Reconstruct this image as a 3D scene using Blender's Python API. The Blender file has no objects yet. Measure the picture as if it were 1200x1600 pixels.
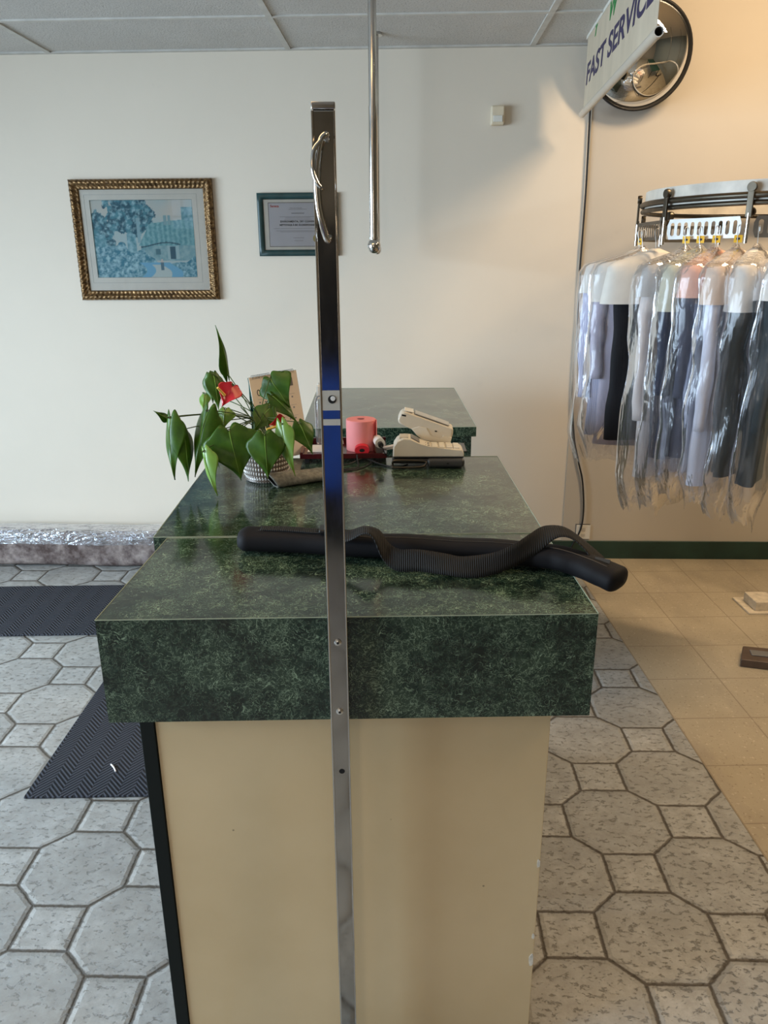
import bpy, bmesh, math, random
from mathutils import Vector, Matrix, noise
random.seed(7)
PI = math.pi
C = bpy.context.scene.collection
scn = bpy.context.scene
R = math.radians

# ------------------------------------------------------------------ camera, world, exposure, lights
RV = Vector((1.0, -0.018, -0.006)); FW = Vector((0.015, 0.949, -0.316)).normalized()
RV = (RV - FW * RV.dot(FW)).normalized(); UV = RV.cross(FW)
cam = bpy.data.objects.new('camera', bpy.data.cameras.new('camera')); C.objects.link(cam)
cam.matrix_world = Matrix(((RV.x, UV.x, -FW.x, 0), (RV.y, UV.y, -FW.y, 0), (RV.z, UV.z, -FW.z, 1.785), (0, 0, 0, 1)))
cam.data.sensor_fit = 'VERTICAL'; cam.data.sensor_height = 32; cam.data.lens = 24; cam.data.clip_start = .02
scn.camera = cam
scn.view_settings.view_transform = 'Standard'
try: scn.view_settings.look = 'None'
except Exception: pass
scn.view_settings.exposure = 0.2; scn.view_settings.gamma = 1; scn.view_settings.use_curve_mapping = False
scn.cycles.transparent_max_bounces = 48; scn.cycles.max_bounces = 10; scn.cycles.diffuse_bounces = 5
w = bpy.data.worlds.new('world'); scn.world = w; w.use_nodes = True
w.node_tree.nodes['Background'].inputs[0].default_value = (.60, .78, 1.0, 1); w.node_tree.nodes['Background'].inputs[1].default_value = .9

def area(name, loc, target, sx, sy, power, col, spread=PI):
    l = bpy.data.lights.new(name, 'AREA'); l.shape = 'RECTANGLE'; l.size = sx; l.size_y = sy; l.energy = power; l.color = col; l.spread = spread
    o = bpy.data.objects.new(name, l); C.objects.link(o); o.location = loc
    o.rotation_euler = (Vector(target) - Vector(loc)).to_track_quat('-Z', 'Y').to_euler(); return o
area('window_daylight_left', (-4.75, 1.2, 1.5), (-1.2, 1.9, .1), 3.6, 2.0, 215, (.66, .84, 1.0), R(125))
area('window_daylight_front', (-1.23, -3.25, 1.7), (-.9, 2, 1.0), .65, 1.6, 14, (1.0, .84, .62))
area('back_room_lamp', (2.35, 3.0, 3.55), (2.0, 3.2, 0), .12, 1.2, 62, (1.0, .74, .46))
area('back_room_lamp_near', (2.9, .3, 3.55), (2.6, .5, 0), .12, 1.2, 26, (1.0, .78, .52))

# ------------------------------------------------------------------ node helper
class NT:
    def __init__(s, name):
        s.m = bpy.data.materials.new(name); s.m.use_nodes = True; s.t = s.m.node_tree; s.t.nodes.clear()
        s.out = s.t.nodes.new('ShaderNodeOutputMaterial'); s._co = None
    def n(s, typ, **kw):
        nd = s.t.nodes.new('ShaderNode' + typ)
        for k, v in kw.items(): setattr(nd, k, v)
        return nd
    def put(s, sock, v):
        if isinstance(v, bpy.types.NodeSocket): s.t.links.new(v, sock)
        elif v is not None:
            if sock.type == 'RGBA' and len(v) == 3: v = (*v, 1)
            sock.default_value = v
    def co(s):
        if not s._co: s._co = s.n('TexCoord').outputs['Object']
        return s._co
    def m_(s, op, a, b=None, c=None):
        nd = s.n('Math', operation=op)
        for i, v in enumerate((a, b, c)):
            if v is not None: s.put(nd.inputs[i], v)
        return nd.outputs[0]
    def mapping(s, vec, sc=(1, 1, 1), loc=(0, 0, 0), rot=(0, 0, 0)):
        nd = s.n('Mapping'); s.put(nd.inputs[0], vec); nd.inputs['Location'].default_value = loc; nd.inputs['Rotation'].default_value = rot; nd.inputs['Scale'].default_value = sc
        return nd.outputs[0]
    def noise(s, vec, scale, detail=4, rough=.55, dist=0):
        nd = s.n('TexNoise'); s.put(nd.inputs['Vector'], vec); nd.inputs['Scale'].default_value = scale; nd.inputs['Detail'].default_value = detail
        nd.inputs['Roughness'].default_value = rough; nd.inputs['Distortion'].default_value = dist; return nd.outputs[0], nd.outputs[1]
    def vor(s, vec, scale, feature='F1'):
        nd = s.n('TexVoronoi', feature=feature); s.put(nd.inputs['Vector'], vec); nd.inputs['Scale'].default_value = scale; return nd.outputs['Distance']
    def ramp(s, f, stops, interp='LINEAR'):
        nd = s.n('ValToRGB'); s.put(nd.inputs[0], f); cr = nd.color_ramp; cr.interpolation = interp
        while len(cr.elements) < len(stops): cr.elements.new(.5)
        for e, (p, c) in zip(cr.elements, stops):
            e.position = p; e.color = (c, c, c, 1) if isinstance(c, (int, float)) else (*c, 1)
        return nd.outputs[0]
    def mix(s, f, a, b, bt='MIX'):
        nd = s.n('Mix', data_type='RGBA', blend_type=bt); s.put(nd.inputs[0], f); s.put(nd.inputs[6], a); s.put(nd.inputs[7], b); return nd.outputs[2]
    def bump(s, h, strength=.3, dist=.01, normal=None):
        nd = s.n('Bump'); s.put(nd.inputs['Height'], h); nd.inputs['Strength'].default_value = strength; nd.inputs['Distance'].default_value = dist
        if normal is not None: s.put(nd.inputs['Normal'], normal)
        return nd.outputs[0]
    def bsdf(s, col, rough=.5, metal=0, normal=None, spec=.5, **kw):
        b = s.n('BsdfPrincipled'); s.put(b.inputs['Base Color'], col); s.put(b.inputs['Roughness'], rough); s.put(b.inputs['Metallic'], metal)
        s.put(b.inputs['Specular IOR Level'], spec)
        if normal is not None: s.put(b.inputs['Normal'], normal)
        for k, v in kw.items(): s.put(b.inputs[k.replace('_', ' ')], v)
        s.t.links.new(b.outputs[0], s.out.inputs[0]); return s.m

def plain(name, col, rough=.5, metal=0, var=.12, scale=14, bump=.08, spec=.5, **kw):
    g = NT(name); f, _ = g.noise(g.co(), scale, 5)
    lo = tuple(c * (1 - var) for c in col); hi = tuple(min(1, c * (1 + var)) for c in col)
    c = g.ramp(f, [(.3, lo), (.7, hi)])
    nrm = g.bump(f, bump, .003) if bump else None
    return g.bsdf(c, rough, metal, nrm, spec, **kw)

def fabric(name, col, rough=.8, stripe=None, stripe_n=60, wr=.35):
    g = NT(name); co = g.co(); f, _ = g.noise(g.mapping(co, (3, 3, .9)), 5, 6, .6)
    wv = g.n('TexWave'); wv.inputs['Scale'].default_value = 260; wv.bands_direction = 'DIAGONAL'; g.put(wv.inputs[0], co)
    c = g.ramp(f, [(.3, tuple(x * .86 for x in col)), (.7, col)])
    if stripe:
        ws = g.n('TexWave', bands_direction='X'); ws.inputs['Scale'].default_value = stripe_n; g.put(ws.inputs[0], co)
        c = g.mix(g.ramp(ws.outputs['Fac'], [(.8, 0.), (.95, .6)]), c, stripe)
    h = g.m_('ADD', f, g.m_('MULTIPLY', wv.outputs['Fac'], .05))
    return g.bsdf(c, rough, 0, g.bump(h, wr, .02), .3)

# laminate that imitates green marble
def marble():
    g = NT('green_marble_laminate'); co = g.co()
    _, wc = g.noise(co, 7, 3)
    nd = g.n('VectorMath', operation='MULTIPLY_ADD'); g.put(nd.inputs[0], wc); nd.inputs[1].default_value = (.16, .16, .16); g.put(nd.inputs[2], co); v1 = nd.outputs[0]
    _, wc2 = g.noise(co, 24, 3)
    nd2 = g.n('VectorMath', operation='MULTIPLY_ADD'); g.put(nd2.inputs[0], wc2); nd2.inputs[1].default_value = (.05, .05, .05); g.put(nd2.inputs[2], v1); v2 = nd2.outputs[0]
    big, _ = g.noise(co, 9, 8, .7)
    fine, _ = g.noise(co, 55, 8, .75)
    base = g.ramp(big, [(.38, (.002, .007, .005)), (.5, (.006, .020, .013)), (.62, (.030, .055, .034))])
    base = g.mix(g.ramp(fine, [(.46, 0.), (.72, .8)]), base, (.042, .072, .050))
    pm, _ = g.noise(co, 9, 5, .65); pm2, _ = g.noise(g.mapping(co, (1, 1, 1), (3, 1, 2)), 14, 5, .65)
    def ridge(sc, w, off, dist):
        n_, _ = g.noise(g.mapping(co, (1, 1, 1), off), sc, 3, .55, dist)
        return g.ramp(g.m_('ABSOLUTE', g.m_('SUBTRACT', n_, .5)), [(0., 1.), (w, 0.)])
    k1 = g.m_('MULTIPLY', ridge(15, .0065, (0, 0, 0), 1.6), g.ramp(pm, [(.44, 0.), (.60, 1.)]))
    k2 = g.m_('MULTIPLY', ridge(34, .011, (5, 2, 1), 1.4), g.ramp(pm2, [(.42, .05), (.60, 1.)]))
    k3 = g.m_('MULTIPLY', ridge(70, .018, (2, 7, 4), 1.2), g.ramp(pm, [(.38, .1), (.60, .8)]))
    k = g.m_('MAXIMUM', k1, g.m_('MAXIMUM', k2, k3))
    c = g.mix(k, base, (.30, .41, .28))
    return g.bsdf(c, g.ramp(fine, [(0., .12), (1., .2)]), 0, g.bump(fine, .04, .001), .5, Coat_Weight=.22, Coat_Roughness=.07)
MARBLE = marble()

def tile_floor():
    g = NT('octagon_stone_tile'); co = g.co()
    nf, nc = g.noise(co, 34, 6, .75)
    wob = g.n('VectorMath', operation='MULTIPLY_ADD'); g.put(wob.inputs[0], nc); wob.inputs[1].default_value = (.012, .012, 0); g.put(wob.inputs[2], co)
    # pattern is turned like the room; anchor: a small square near x=.788, y=1.859
    v = g.mapping(wob.outputs[0], (1, 1, 1), (0, 0, 0), (0, 0, R(2.2)))
    sp = g.n('SeparateXYZ'); g.put(sp.inputs[0], v)
    a_ = R(2.2); ax = .793 * math.cos(a_) - 1.864 * math.sin(a_); ay = .793 * math.sin(a_) + 1.864 * math.cos(a_)
    U = g.m_('ADD', g.m_('DIVIDE', g.m_('SUBTRACT', sp.outputs[0], ax), .243), 101.0)
    V = g.m_('ADD', g.m_('DIVIDE', g.m_('SUBTRACT', sp.outputs[1], ay), .2275), 100.0)
    def fold(x): return g.m_('ABSOLUTE', g.m_('SUBTRACT', g.m_('MODULO', g.m_('ADD', x, 1.0), 2.0), 1.0))
    a = fold(U); b = fold(V); be = .335
    M = g.m_('MAXIMUM', a, b); m = g.m_('MINIMUM', a, b)
    s_sq = g.m_('MINIMUM', g.m_('SUBTRACT', M, 1 - be), g.m_('SUBTRACT', be, m))       # >0 inside a square
    sm = g.m_('SUBTRACT', g.m_('ADD', a, b), 1.0)
    dg = g.m_('MULTIPLY', g.m_('ABSOLUTE', sm), .7071)
    lo = g.m_('LESS_THAN', sm, 0)
    e1 = g.m_('SUBTRACT', 1 - be, M); e2 = g.m_('SUBTRACT', m, be)
    e = g.m_('ADD', g.m_('MULTIPLY', lo, e1), g.m_('MULTIPLY', g.m_('SUBTRACT', 1.0, lo), e2))
    d_oct = g.m_('MINIMUM', e, dg)
    insq = g.m_('GREATER_THAN', s_sq, 0)
    d = g.m_('ADD', g.m_('MULTIPLY', insq, s_sq), g.m_('MULTIPLY', g.m_('SUBTRACT', 1.0, insq), g.m_('MAXIMUM', d_oct, 0.0)))
    grout = g.ramp(d, [(.014, 1.), (.030, 0.)])
    big, _ = g.noise(co, 5, 6, .65); fine, _ = g.noise(g.mapping(co, (1, 1.6, 1), rot=(0, 0, .5)), 38, 7, .7)
    base = g.ramp(big, [(.3, (.29, .295, .29)), (.7, (.46, .465, .455))])
    wn = g.n('TexWhiteNoise', noise_dimensions='2D'); cb = g.n('CombineXYZ'); g.put(cb.inputs[0], g.m_('ROUND', U)); g.put(cb.inputs[1], g.m_('ROUND', V)); g.put(wn.inputs[0], cb.outputs[0])
    sqt = g.m_('MULTIPLY', insq, .35)
    base = g.mix(sqt, base, (.58, .58, .56))
    pits = g.ramp(fine, [(.385, 1.), (.45, 0.)])
    mot, _ = g.noise(co, 16, 7, .75); base = g.mix(g.ramp(mot, [(.38, .75), (.62, 0.)]), base, (.26, .255, .24))
    base = g.mix(g.m_('MULTIPLY', pits, .75), base, (.14, .132, .115))
    warm, _ = g.noise(co, 2.2, 2)
    base = g.mix(g.ramp(warm, [(.35, 0.), (.7, .25)]), base, (.44, .42, .37))
    c = g.mix(grout, base, (.085, .072, .058))
    h = g.m_('SUBTRACT', g.m_('MULTIPLY', g.ramp(d, [(.0, 0.), (.07, 1.)]), 1.0), g.m_('MULTIPLY', pits, .25))
    h = g.m_('ADD', h, g.m_('MULTIPLY', fine, .12))
    return g.bsdf(c, g.ramp(fine, [(.2, .5), (.8, .36)]), 0, g.bump(h, .6, .008), .5)

def vinyl_floor():
    g = NT('speckled_vinyl_tile'); co = g.co()
    sp = g.n('SeparateXYZ'); g.put(sp.inputs[0], co)
    def edge(x, o, p):
        t = g.m_('FRACT', g.m_('ADD', g.m_('DIVIDE', g.m_('SUBTRACT', x, o), p), 50.0))
        return g.m_('MINIMUM', t, g.m_('SUBTRACT', 1.0, t))
    d = g.m_('MINIMUM', edge(sp.outputs[0], 1.525, .312), edge(sp.outputs[1], 2.362, .3035))
    line = g.ramp(d, [(.004, 1.), (.012, 0.)])
    f, _ = g.noise(co, 95, 3, .6); big, _ = g.noise(co, 3.5, 5)
    c = g.ramp(big, [(.3, (.37, .31, .22)), (.7, (.46, .39, .28))])
    c = g.mix(g.ramp(f, [(.31, .85), (.37, 0.)]), c, (.20, .15, .10))
    fl, _ = g.noise(g.mapping(co, (1, 1, 1), (5, 2, 0)), 60, 3); c = g.mix(g.ramp(fl, [(.62, 0.), (.72, .5)]), c, (.74, .66, .52))
    scf, _ = g.noise(g.mapping(co, (1, .35, 1), (1.2, 7, 0)), 3.0, 6, .7); c = g.mix(g.ramp(scf, [(.52, 0.), (.72, .55)]), c, (.27, .22, .18))
    c = g.mix(g.m_('MULTIPLY', line, .7), c, (.22, .17, .12))
    return g.bsdf(c, g.ramp(big, [(.3, .28), (.7, .45)]), 0, g.bump(g.m_('SUBTRACT', g.m_('MULTIPLY', f, .1), line), .12, .002), .45)

def wall_mat(name, col):
    g = NT(name); co = g.co(); f, _ = g.noise(co, 90, 4); b, _ = g.noise(co, 1.3, 5, .6); sm, _ = g.noise(co, 7, 6, .7)
    c = g.ramp(b, [(.3, tuple(x * .95 for x in col)), (.7, col)])
    c = g.mix(g.ramp(sm, [(.66, 0.), (.8, .25)]), c, tuple(x * .72 for x in col))
    return g.bsdf(c, .62, 0, g.bump(f, .06, .002), .3)
WALL = wall_mat('cream_wall_paint', (.76, .68, .57)); WALLR = wall_mat('beige_wall_paint', (.55, .50, .43))

def ceiling_mat():
    g = NT('ceiling_tile'); co = g.co(); v = g.vor(co, 150); f, _ = g.noise(co, 130, 4, .7); b, _ = g.noise(co, 2, 3)
    c = g.ramp(b, [(.3, (.55, .53, .50)), (.7, (.62, .60, .57))]); c = g.mix(g.ramp(f, [(.36, .8), (.46, 0.)]), c, (.25, .24, .22))
    return g.bsdf(c, .9, 0, g.bump(f, .6, .004), .2)

def herring_mat():
    g = NT('herringbone_mat'); co = g.co(); sp = g.n('SeparateXYZ'); g.put(sp.inputs[0], co)
    x = sp.outputs[0]; y = sp.outputs[1]
    tri = g.m_('PINGPONG', x, .05)
    t = g.m_('FRACT', g.m_('MULTIPLY', g.m_('ADD', y, g.m_('MULTIPLY', tri, 1.15)), 50.0))
    rib = g.m_('SINE', g.m_('MULTIPLY', t, 2 * PI)); f, _ = g.noise(co, 220, 3)
    st = g.m_('SINE', g.m_('MULTIPLY', g.m_('SUBTRACT', y, g.m_('MULTIPLY', tri, 1.15)), 900.0))
    h = g.m_('ADD', g.m_('ADD', rib, g.m_('MULTIPLY', st, .4)), f)
    c = g.ramp(g.m_('MULTIPLY_ADD', rib, .35, .5), [(.2, (.012, .013, .018)), (.9, (.075, .08, .10))])
    c = g.mix(g.ramp(f, [(.55, 0.), (.8, .3)]), c, (.11, .11, .13))
    return g.bsdf(c, .88, 0, g.bump(h, .7, .004), .3)

def film(name, haze=.10, tint=(.85, .87, .92), bump=.9, sc=7, gloss=.35, stretch=(1, 1, .35)):
    g = NT(name); co = g.co(); f, _ = g.noise(g.mapping(co, stretch), sc, 4, .6, .8)
    f2, _ = g.noise(g.mapping(co, stretch, (4, 1, 7)), sc * 3.2, 3, .55, .5)
    rdg = g.m_('ABSOLUTE', g.m_('SUBTRACT', f, .5)); rdg2 = g.m_('ABSOLUTE', g.m_('SUBTRACT', f2, .5))
    h = g.m_('ADD', g.m_('MULTIPLY', rdg, 1.0), g.m_('MULTIPLY', rdg2, .45)); nb = g.bump(h, bump, .05)
    tr = g.n('BsdfTransparent'); tr.inputs[0].default_value = (.96, .96, .97, 1)
    gl = g.n('BsdfGlossy'); gl.inputs['Roughness'].default_value = .13; gl.inputs[0].default_value = (.95, .96, 1, 1); g.put(gl.inputs['Normal'], nb)
    df = g.n('BsdfTranslucent'); df.inputs[0].default_value = (*tint, 1)
    dd = g.n('BsdfDiffuse'); dd.inputs[0].default_value = (*tint, 1); g.put(dd.inputs['Normal'], nb)
    md = g.n('MixShader'); md.inputs[0].default_value = .6; g.t.links.new(df.outputs[0], md.inputs[1]); g.t.links.new(dd.outputs[0], md.inputs[2])
    m1 = g.n('MixShader'); g.put(m1.inputs[0], g.m_('MULTIPLY', g.ramp(rdg, [(.0, 2.2 if False else 1.), (.05, .35)]), haze)); g.t.links.new(tr.outputs[0], m1.inputs[1]); g.t.links.new(md.outputs[0], m1.inputs[2])
    fr = g.n('Fresnel'); fr.inputs[0].default_value = 1.45; g.put(fr.inputs['Normal'], nb)
    m2 = g.n('MixShader'); g.put(m2.inputs[0], g.m_('MINIMUM', g.m_('MULTIPLY', fr.outputs[0], 1.0 + gloss * 3), .75)); g.t.links.new(m1.outputs[0], m2.inputs[1]); g.t.links.new(gl.outputs[0], m2.inputs[2])
    g.t.links.new(m2.outputs[0], g.out.inputs[0]); return g.m

def chrome_mat(name, col=(.62, .60, .57), rough=.10, smudge=.12):
    g = NT(name); f, _ = g.noise(g.mapping(g.co(), (1, 1, .25)), 30, 6, .7); b, _ = g.noise(g.co(), 8, 3)
    r = g.ramp(f, [(.35, rough), (.8, rough + smudge)])
    return g.bsdf(g.ramp(b, [(.3, tuple(c * .88 for c in col)), (.7, col)]), r, 1.0, g.bump(f, .03, .001))
CHROME = chrome_mat('chrome'); DCHROME = chrome_mat('worn_chrome', (.46, .44, .41), .05, .12); STEEL = chrome_mat('dark_steel', (.105, .09, .07), .32, .2)
GALV = chrome_mat('white_zinc_plate', (.82, .84, .84), .38, .2)
SCREW = chrome_mat('screw_steel', (.70, .69, .66), .25, .1)
BLACK = plain('black_plastic', (.012, .012, .013), .4, bump=.03)
BLACKP = plain('black_painted_trim', (.003, .006, .005), .6, scale=6, spec=.25)
DGREEN = plain('dark_green_paint', (.014, .042, .032), .42, var=.3, scale=6)
WHITEP = plain('white_plastic', (.74, .72, .66), .4, var=.04)
BEIGEP = plain('beige_plastic', (.66, .60, .49), .42, var=.05, bump=.03)
BEIGED = plain('beige_plastic_keys', (.72, .67, .56), .4, var=.04)
GREYP = plain('grey_plastic', (.16, .155, .15), .35)
SENSOR = plain('ivory_sensor_plastic', (.72, .62, .46), .45, var=.04)
PAPER = plain('white_paper', (.80, .80, .80), .8, var=.03, bump=.02)
HOLE = plain('black_hole', (.003, .003, .003), .8, bump=0)

# ------------------------------------------------------------------ mesh helpers
def link(name, me, mat, parent=None, smooth=False):
    o = bpy.data.objects.new(name, me); C.objects.link(o)
    if mat: me.materials.append(mat)
    if smooth:
        for p in me.polygons: p.use_smooth = True
    if parent: o.parent = parent
    return o
def thing(name, label, cat, loc=(0, 0, 0), rz=0, group=None):
    o = bpy.data.objects.new(name, None); C.objects.link(o); o.location = loc; o.rotation_euler = (0, 0, rz); o.empty_display_size = .05
    o['label'] = label; o['category'] = cat
    if group: o['group'] = group
    return o
def tag(o, label, cat, group=None, kind=None):
    o['label'] = label; o['category'] = cat
    if group: o['group'] = group
    if kind: o['kind'] = kind
    return o
def st(o): o['kind'] = 'structure'; return o
def pydata(name, vs, fs, mat, parent=None, smooth=False):
    me = bpy.data.meshes.new(name); me.from_pydata([tuple(v) for v in vs], [], fs); me.update(); return link(name, me, mat, parent, smooth)
def fin(bm, name, mat, parent=None, smooth=False, bev=0, seg=2):
    if bev: bmesh.ops.bevel(bm, geom=[e for e in bm.edges], offset=bev, segments=seg, affect='EDGES', profile=.5, clamp_overlap=True)
    bmesh.ops.recalc_face_normals(bm, faces=bm.faces)
    me = bpy.data.meshes.new(name); bm.to_mesh(me); bm.free(); o = link(name, me, mat, parent, smooth or bev > 0)
    if bev:
        wn = o.modifiers.new('weighted', 'WEIGHTED_NORMAL'); wn.keep_sharp = True; wn.weight = 80
    return o
def set_auto(o):
    try:
        me = o.data; me.set_sharp_from_angle(angle=R(38))
    except Exception: pass
def add_box(bm, lo, hi, M=None):
    vs = [bm.verts.new(((lo[0], hi[0])[i], (lo[1], hi[1])[j], (lo[2], hi[2])[k])) for i in (0, 1) for j in (0, 1) for k in (0, 1)]
    if M is not None:
        for v in vs: v.co = M @ v.co
    for f in ((0, 1, 3, 2), (4, 6, 7, 5), (0, 4, 5, 1), (2, 3, 7, 6), (0, 2, 6, 4), (1, 5, 7, 3)): bm.faces.new([vs[i] for i in f])
def box(name, lo, hi, mat, parent=None, bev=0, M=None, seg=2):
    bm = bmesh.new(); add_box(bm, lo, hi, M); return fin(bm, name, mat, parent, bev=bev, seg=seg)
def prism(name, poly, z0, z1, mat, parent=None, bev=0, seg=2, M=None):
    bm = bmesh.new(); b = [bm.verts.new((x, y, z0)) for x, y in poly]; t = [bm.verts.new((x, y, z1)) for x, y in poly]; n = len(poly)
    bm.faces.new(b[::-1]); bm.faces.new(t)
    for i in range(n): bm.faces.new((b[i], b[(i + 1) % n], t[(i + 1) % n], t[i]))
    if M is not None: bm.transform(M)
    return fin(bm, name, mat, parent, bev=bev, seg=seg)
def smooth_path(pts, n=6):
    P = [Vector(p) for p in pts]
    if len(P) < 3: return P
    Q = [P[0] * 2 - P[1]] + P + [P[-1] * 2 - P[-2]]; out = []
    for i in range(1, len(Q) - 2):
        for k in range(n):
            t = k / n; a, b, c, d = Q[i - 1], Q[i], Q[i + 1], Q[i + 2]
            out.append(.5 * ((2 * b) + (-a + c) * t + (2 * a - 5 * b + 4 * c - d) * t * t + (-a + 3 * b - 3 * c + d) * t ** 3))
    out.append(P[-1]); return out
def add_tube(bm, pts, r, seg=10, caps=True, closed=False):
    P = [Vector(p) for p in pts]; n = len(P); rings = []; up = None
    for i in range(n):
        if closed: t = (P[(i + 1) % n] - P[i - 1]).normalized()
        else: t = (P[min(i + 1, n - 1)] - P[max(i - 1, 0)]).normalized()
        if up is None: up = t.orthogonal().normalized()
        up = (up - t * up.dot(t)).normalized(); s = t.cross(up)
        ri = r(i / (n - 1)) if callable(r) else r
        rings.append([bm.verts.new(P[i] + (up * math.cos(2 * PI * k / seg) + s * math.sin(2 * PI * k / seg)) * ri) for k in range(seg)])
    m = n if closed else n - 1
    for i in range(m):
        a, b = rings[i], rings[(i + 1) % n]
        for k in range(seg): bm.faces.new((a[k], a[(k + 1) % seg], b[(k + 1) % seg], b[k]))
    if caps and not closed: bm.faces.new(rings[0][::-1]); bm.faces.new(rings[-1])
def tube(name, pts, r, mat, parent=None, seg=10, sm=0, closed=False, caps=True):
    bm = bmesh.new(); add_tube(bm, smooth_path(pts, sm) if sm else pts, r, seg, caps, closed)
    o = fin(bm, name, mat, parent, smooth=True); set_auto(o); return o
def lathe(name, prof, mat, parent=None, seg=32, M=None, fn=None):
    bm = bmesh.new(); rings = []
    for (r, z) in prof:
        row = []
        for k in range(seg):
            a = 2 * PI * k / seg; rr = r + (fn(a, z) if fn else 0); row.append(bm.verts.new((rr * math.cos(a), rr * math.sin(a), z)))
        rings.append(row)
    for a, b in zip(rings, rings[1:]):
        for k in range(seg): bm.faces.new((a[k], a[(k + 1) % seg], b[(k + 1) % seg], b[k]))
    if prof[0][0] > 1e-5: bm.faces.new(rings[0][::-1])
    if prof[-1][0] > 1e-5: bm.faces.new(rings[-1])
    bmesh.ops.remove_doubles(bm, verts=bm.verts, dist=1e-6)
    if M is not None: bm.transform(M)
    o = fin(bm, name, mat, parent, smooth=True); set_auto(o); return o
def grid(name, nu, nv, fn, mat, parent=None, solid=0, wrap=False):
    vs = [fn(i / nu, j / nv) for j in range(nv + 1) for i in range(nu + (0 if wrap else 1))]; W = nu if wrap else nu + 1
    fs = [(j * W + i, j * W + (i + 1) % W, (j + 1) * W + (i + 1) % W, (j + 1) * W + i) for j in range(nv) for i in range(nu)]
    o = pydata(name, vs, fs, mat, parent, True)
    if solid:
        md = o.modifiers.new('solid', 'SOLIDIFY'); md.thickness = solid; md.offset = 0
    return o
def text(name, s, size, mat, parent, M, ext=.0004, align='CENTER', sx=1, bold=0, shear=0):
    cu = bpy.data.curves.new(name, 'FONT'); cu.body = s; cu.size = size; cu.extrude = ext; cu.align_x = align; cu.offset = bold; cu.shear = shear
    o = bpy.data.objects.new(name, cu); C.objects.link(o); dg = bpy.context.evaluated_depsgraph_get()
    me = bpy.data.meshes.new_from_object(o.evaluated_get(dg)); bpy.data.objects.remove(o); bpy.data.curves.remove(cu)
    me.transform(M @ Matrix.Diagonal((sx, 1, 1, 1))); me.name = name; return link(name, me, mat, parent)
XZ = Matrix(((1, 0, 0, 0), (0, 0, -1, 0), (0, 1, 0, 0), (0, 0, 0, 1)))     # text plane facing -Y
def T(x, y, z): return Matrix.Translation((x, y, z))

# ------------------------------------------------------------------ structure
WROT = R(-2.9); WO = Vector((.3, 4.47, 0))                       # back wall, turned slightly
MW = Matrix.Translation(WO) @ Matrix.Rotation(WROT, 4, 'Z')     # x along wall, y into the wall
def wall_parent_at(x, z): return MW @ Vector((x, 0, z))
CZ = 2.80; HZ = 3.75; EX = 1.17
st(box('floor', (-5.0, -3.5, -.12), (1.21, 5.1, 0), tile_floor()))
st(box('floor_vinyl', (1.21, -3.5, -.12), (5.2, 5.1, 0.001), vinyl_floor()))
st(box('wall_back_left', (-5.6, 0, 0), (.866, .2, HZ + .1), WALL, M=MW))
st(box('wall_back_right', (.866, -.006, 0), (5.2, .2, HZ + .1), WALLR, M=MW))
# left wall with its window opening
bm = bmesh.new()
for lo, hi in (((-4.75, -3.3, 0), (-4.6, 5.0, .55)), ((-4.75, -3.3, 2.55), (-4.6, 5.0, HZ)), ((-4.75, -3.3, .55), (-4.6, -.7, 2.55)), ((-4.75, 3.1, .55), (-4.6, 5.0, 2.55))): add_box(bm, lo, hi)
st(fin(bm, 'wall_left', WALL))
bm = bmesh.new()
for lo, hi in (((-4.75, -3.3, 0), (5.2, -3.15, .85)), ((-1.55, -3.3, 2.55), (5.2, -3.15, HZ)), ((-4.75, -3.3, 2.62), (-3.8, -3.15, HZ)), ((-4.75, -3.3, .85), (-3.8, -3.15, 2.62)), ((-3.8, -3.3, .85), (-3.42, -3.15, 2.2)), ((-3.42, -3.3, .85), (-1.55, -3.15, 2.62)), ((-3.8, -3.3, 2.62), (-1.55, -3.15, HZ)), ((-.9, -3.3, .85), (5.2, -3.15, 2.55))): add_box(bm, lo, hi)
st(fin(bm, 'wall_front', wall_mat('brown_storefront_paint', (.36, .30, .22))))
st(box('wall_right', (5.0, -3.3, 0), (5.15, 5.0, HZ + .1), wall_mat('olive_wall_paint', (.16, .15, .11))))
METALS = plain('brushed_metal', (.4, .4, .4), .35, .9)
FRM = plain('window_frame_aluminium', (.22, .21, .20), .4, .6)
bm = bmesh.new()
for x in (-1.55, -.95): add_box(bm, (x, -3.24, .85), (x + .05, -3.17, 2.55))
for z in (.85, 1.95, 2.5): add_box(bm, (-1.55, -3.24, z), (-.9, -3.17, z + .05))
add_box(bm, (-3.8, -3.24, 2.36), (-3.42, -3.17, 2.39)); add_box(bm, (-3.62, -3.24, 2.2), (-3.60, -3.17, 2.62))
st(fin(bm, 'window_1', FRM))
bm = bmesh.new()
for y in (-.7, 1.2, 3.05): add_box(bm, (-4.7, y, .55), (-4.64, y + .05, 2.55))
for z in (.55, 2.5): add_box(bm, (-4.7, -.7, z), (-4.64, 3.1, z + .05))
st(fin(bm, 'window_2', FRM))
DOORM = plain('dark_door_paint', (.012, .013, .015), .4, scale=3)
d1 = st(box('added_dark_door', (-.75, -3.15, .0), (.45, -3.09, 2.02), DOORM, None, bev=.004)); box('door_handle', (.30, -3.07, .95), (.33, -3.02, 1.15), METALS, d1, bev=.004)  # unseen door, added so the chrome pole has something dark to reflect
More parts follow.
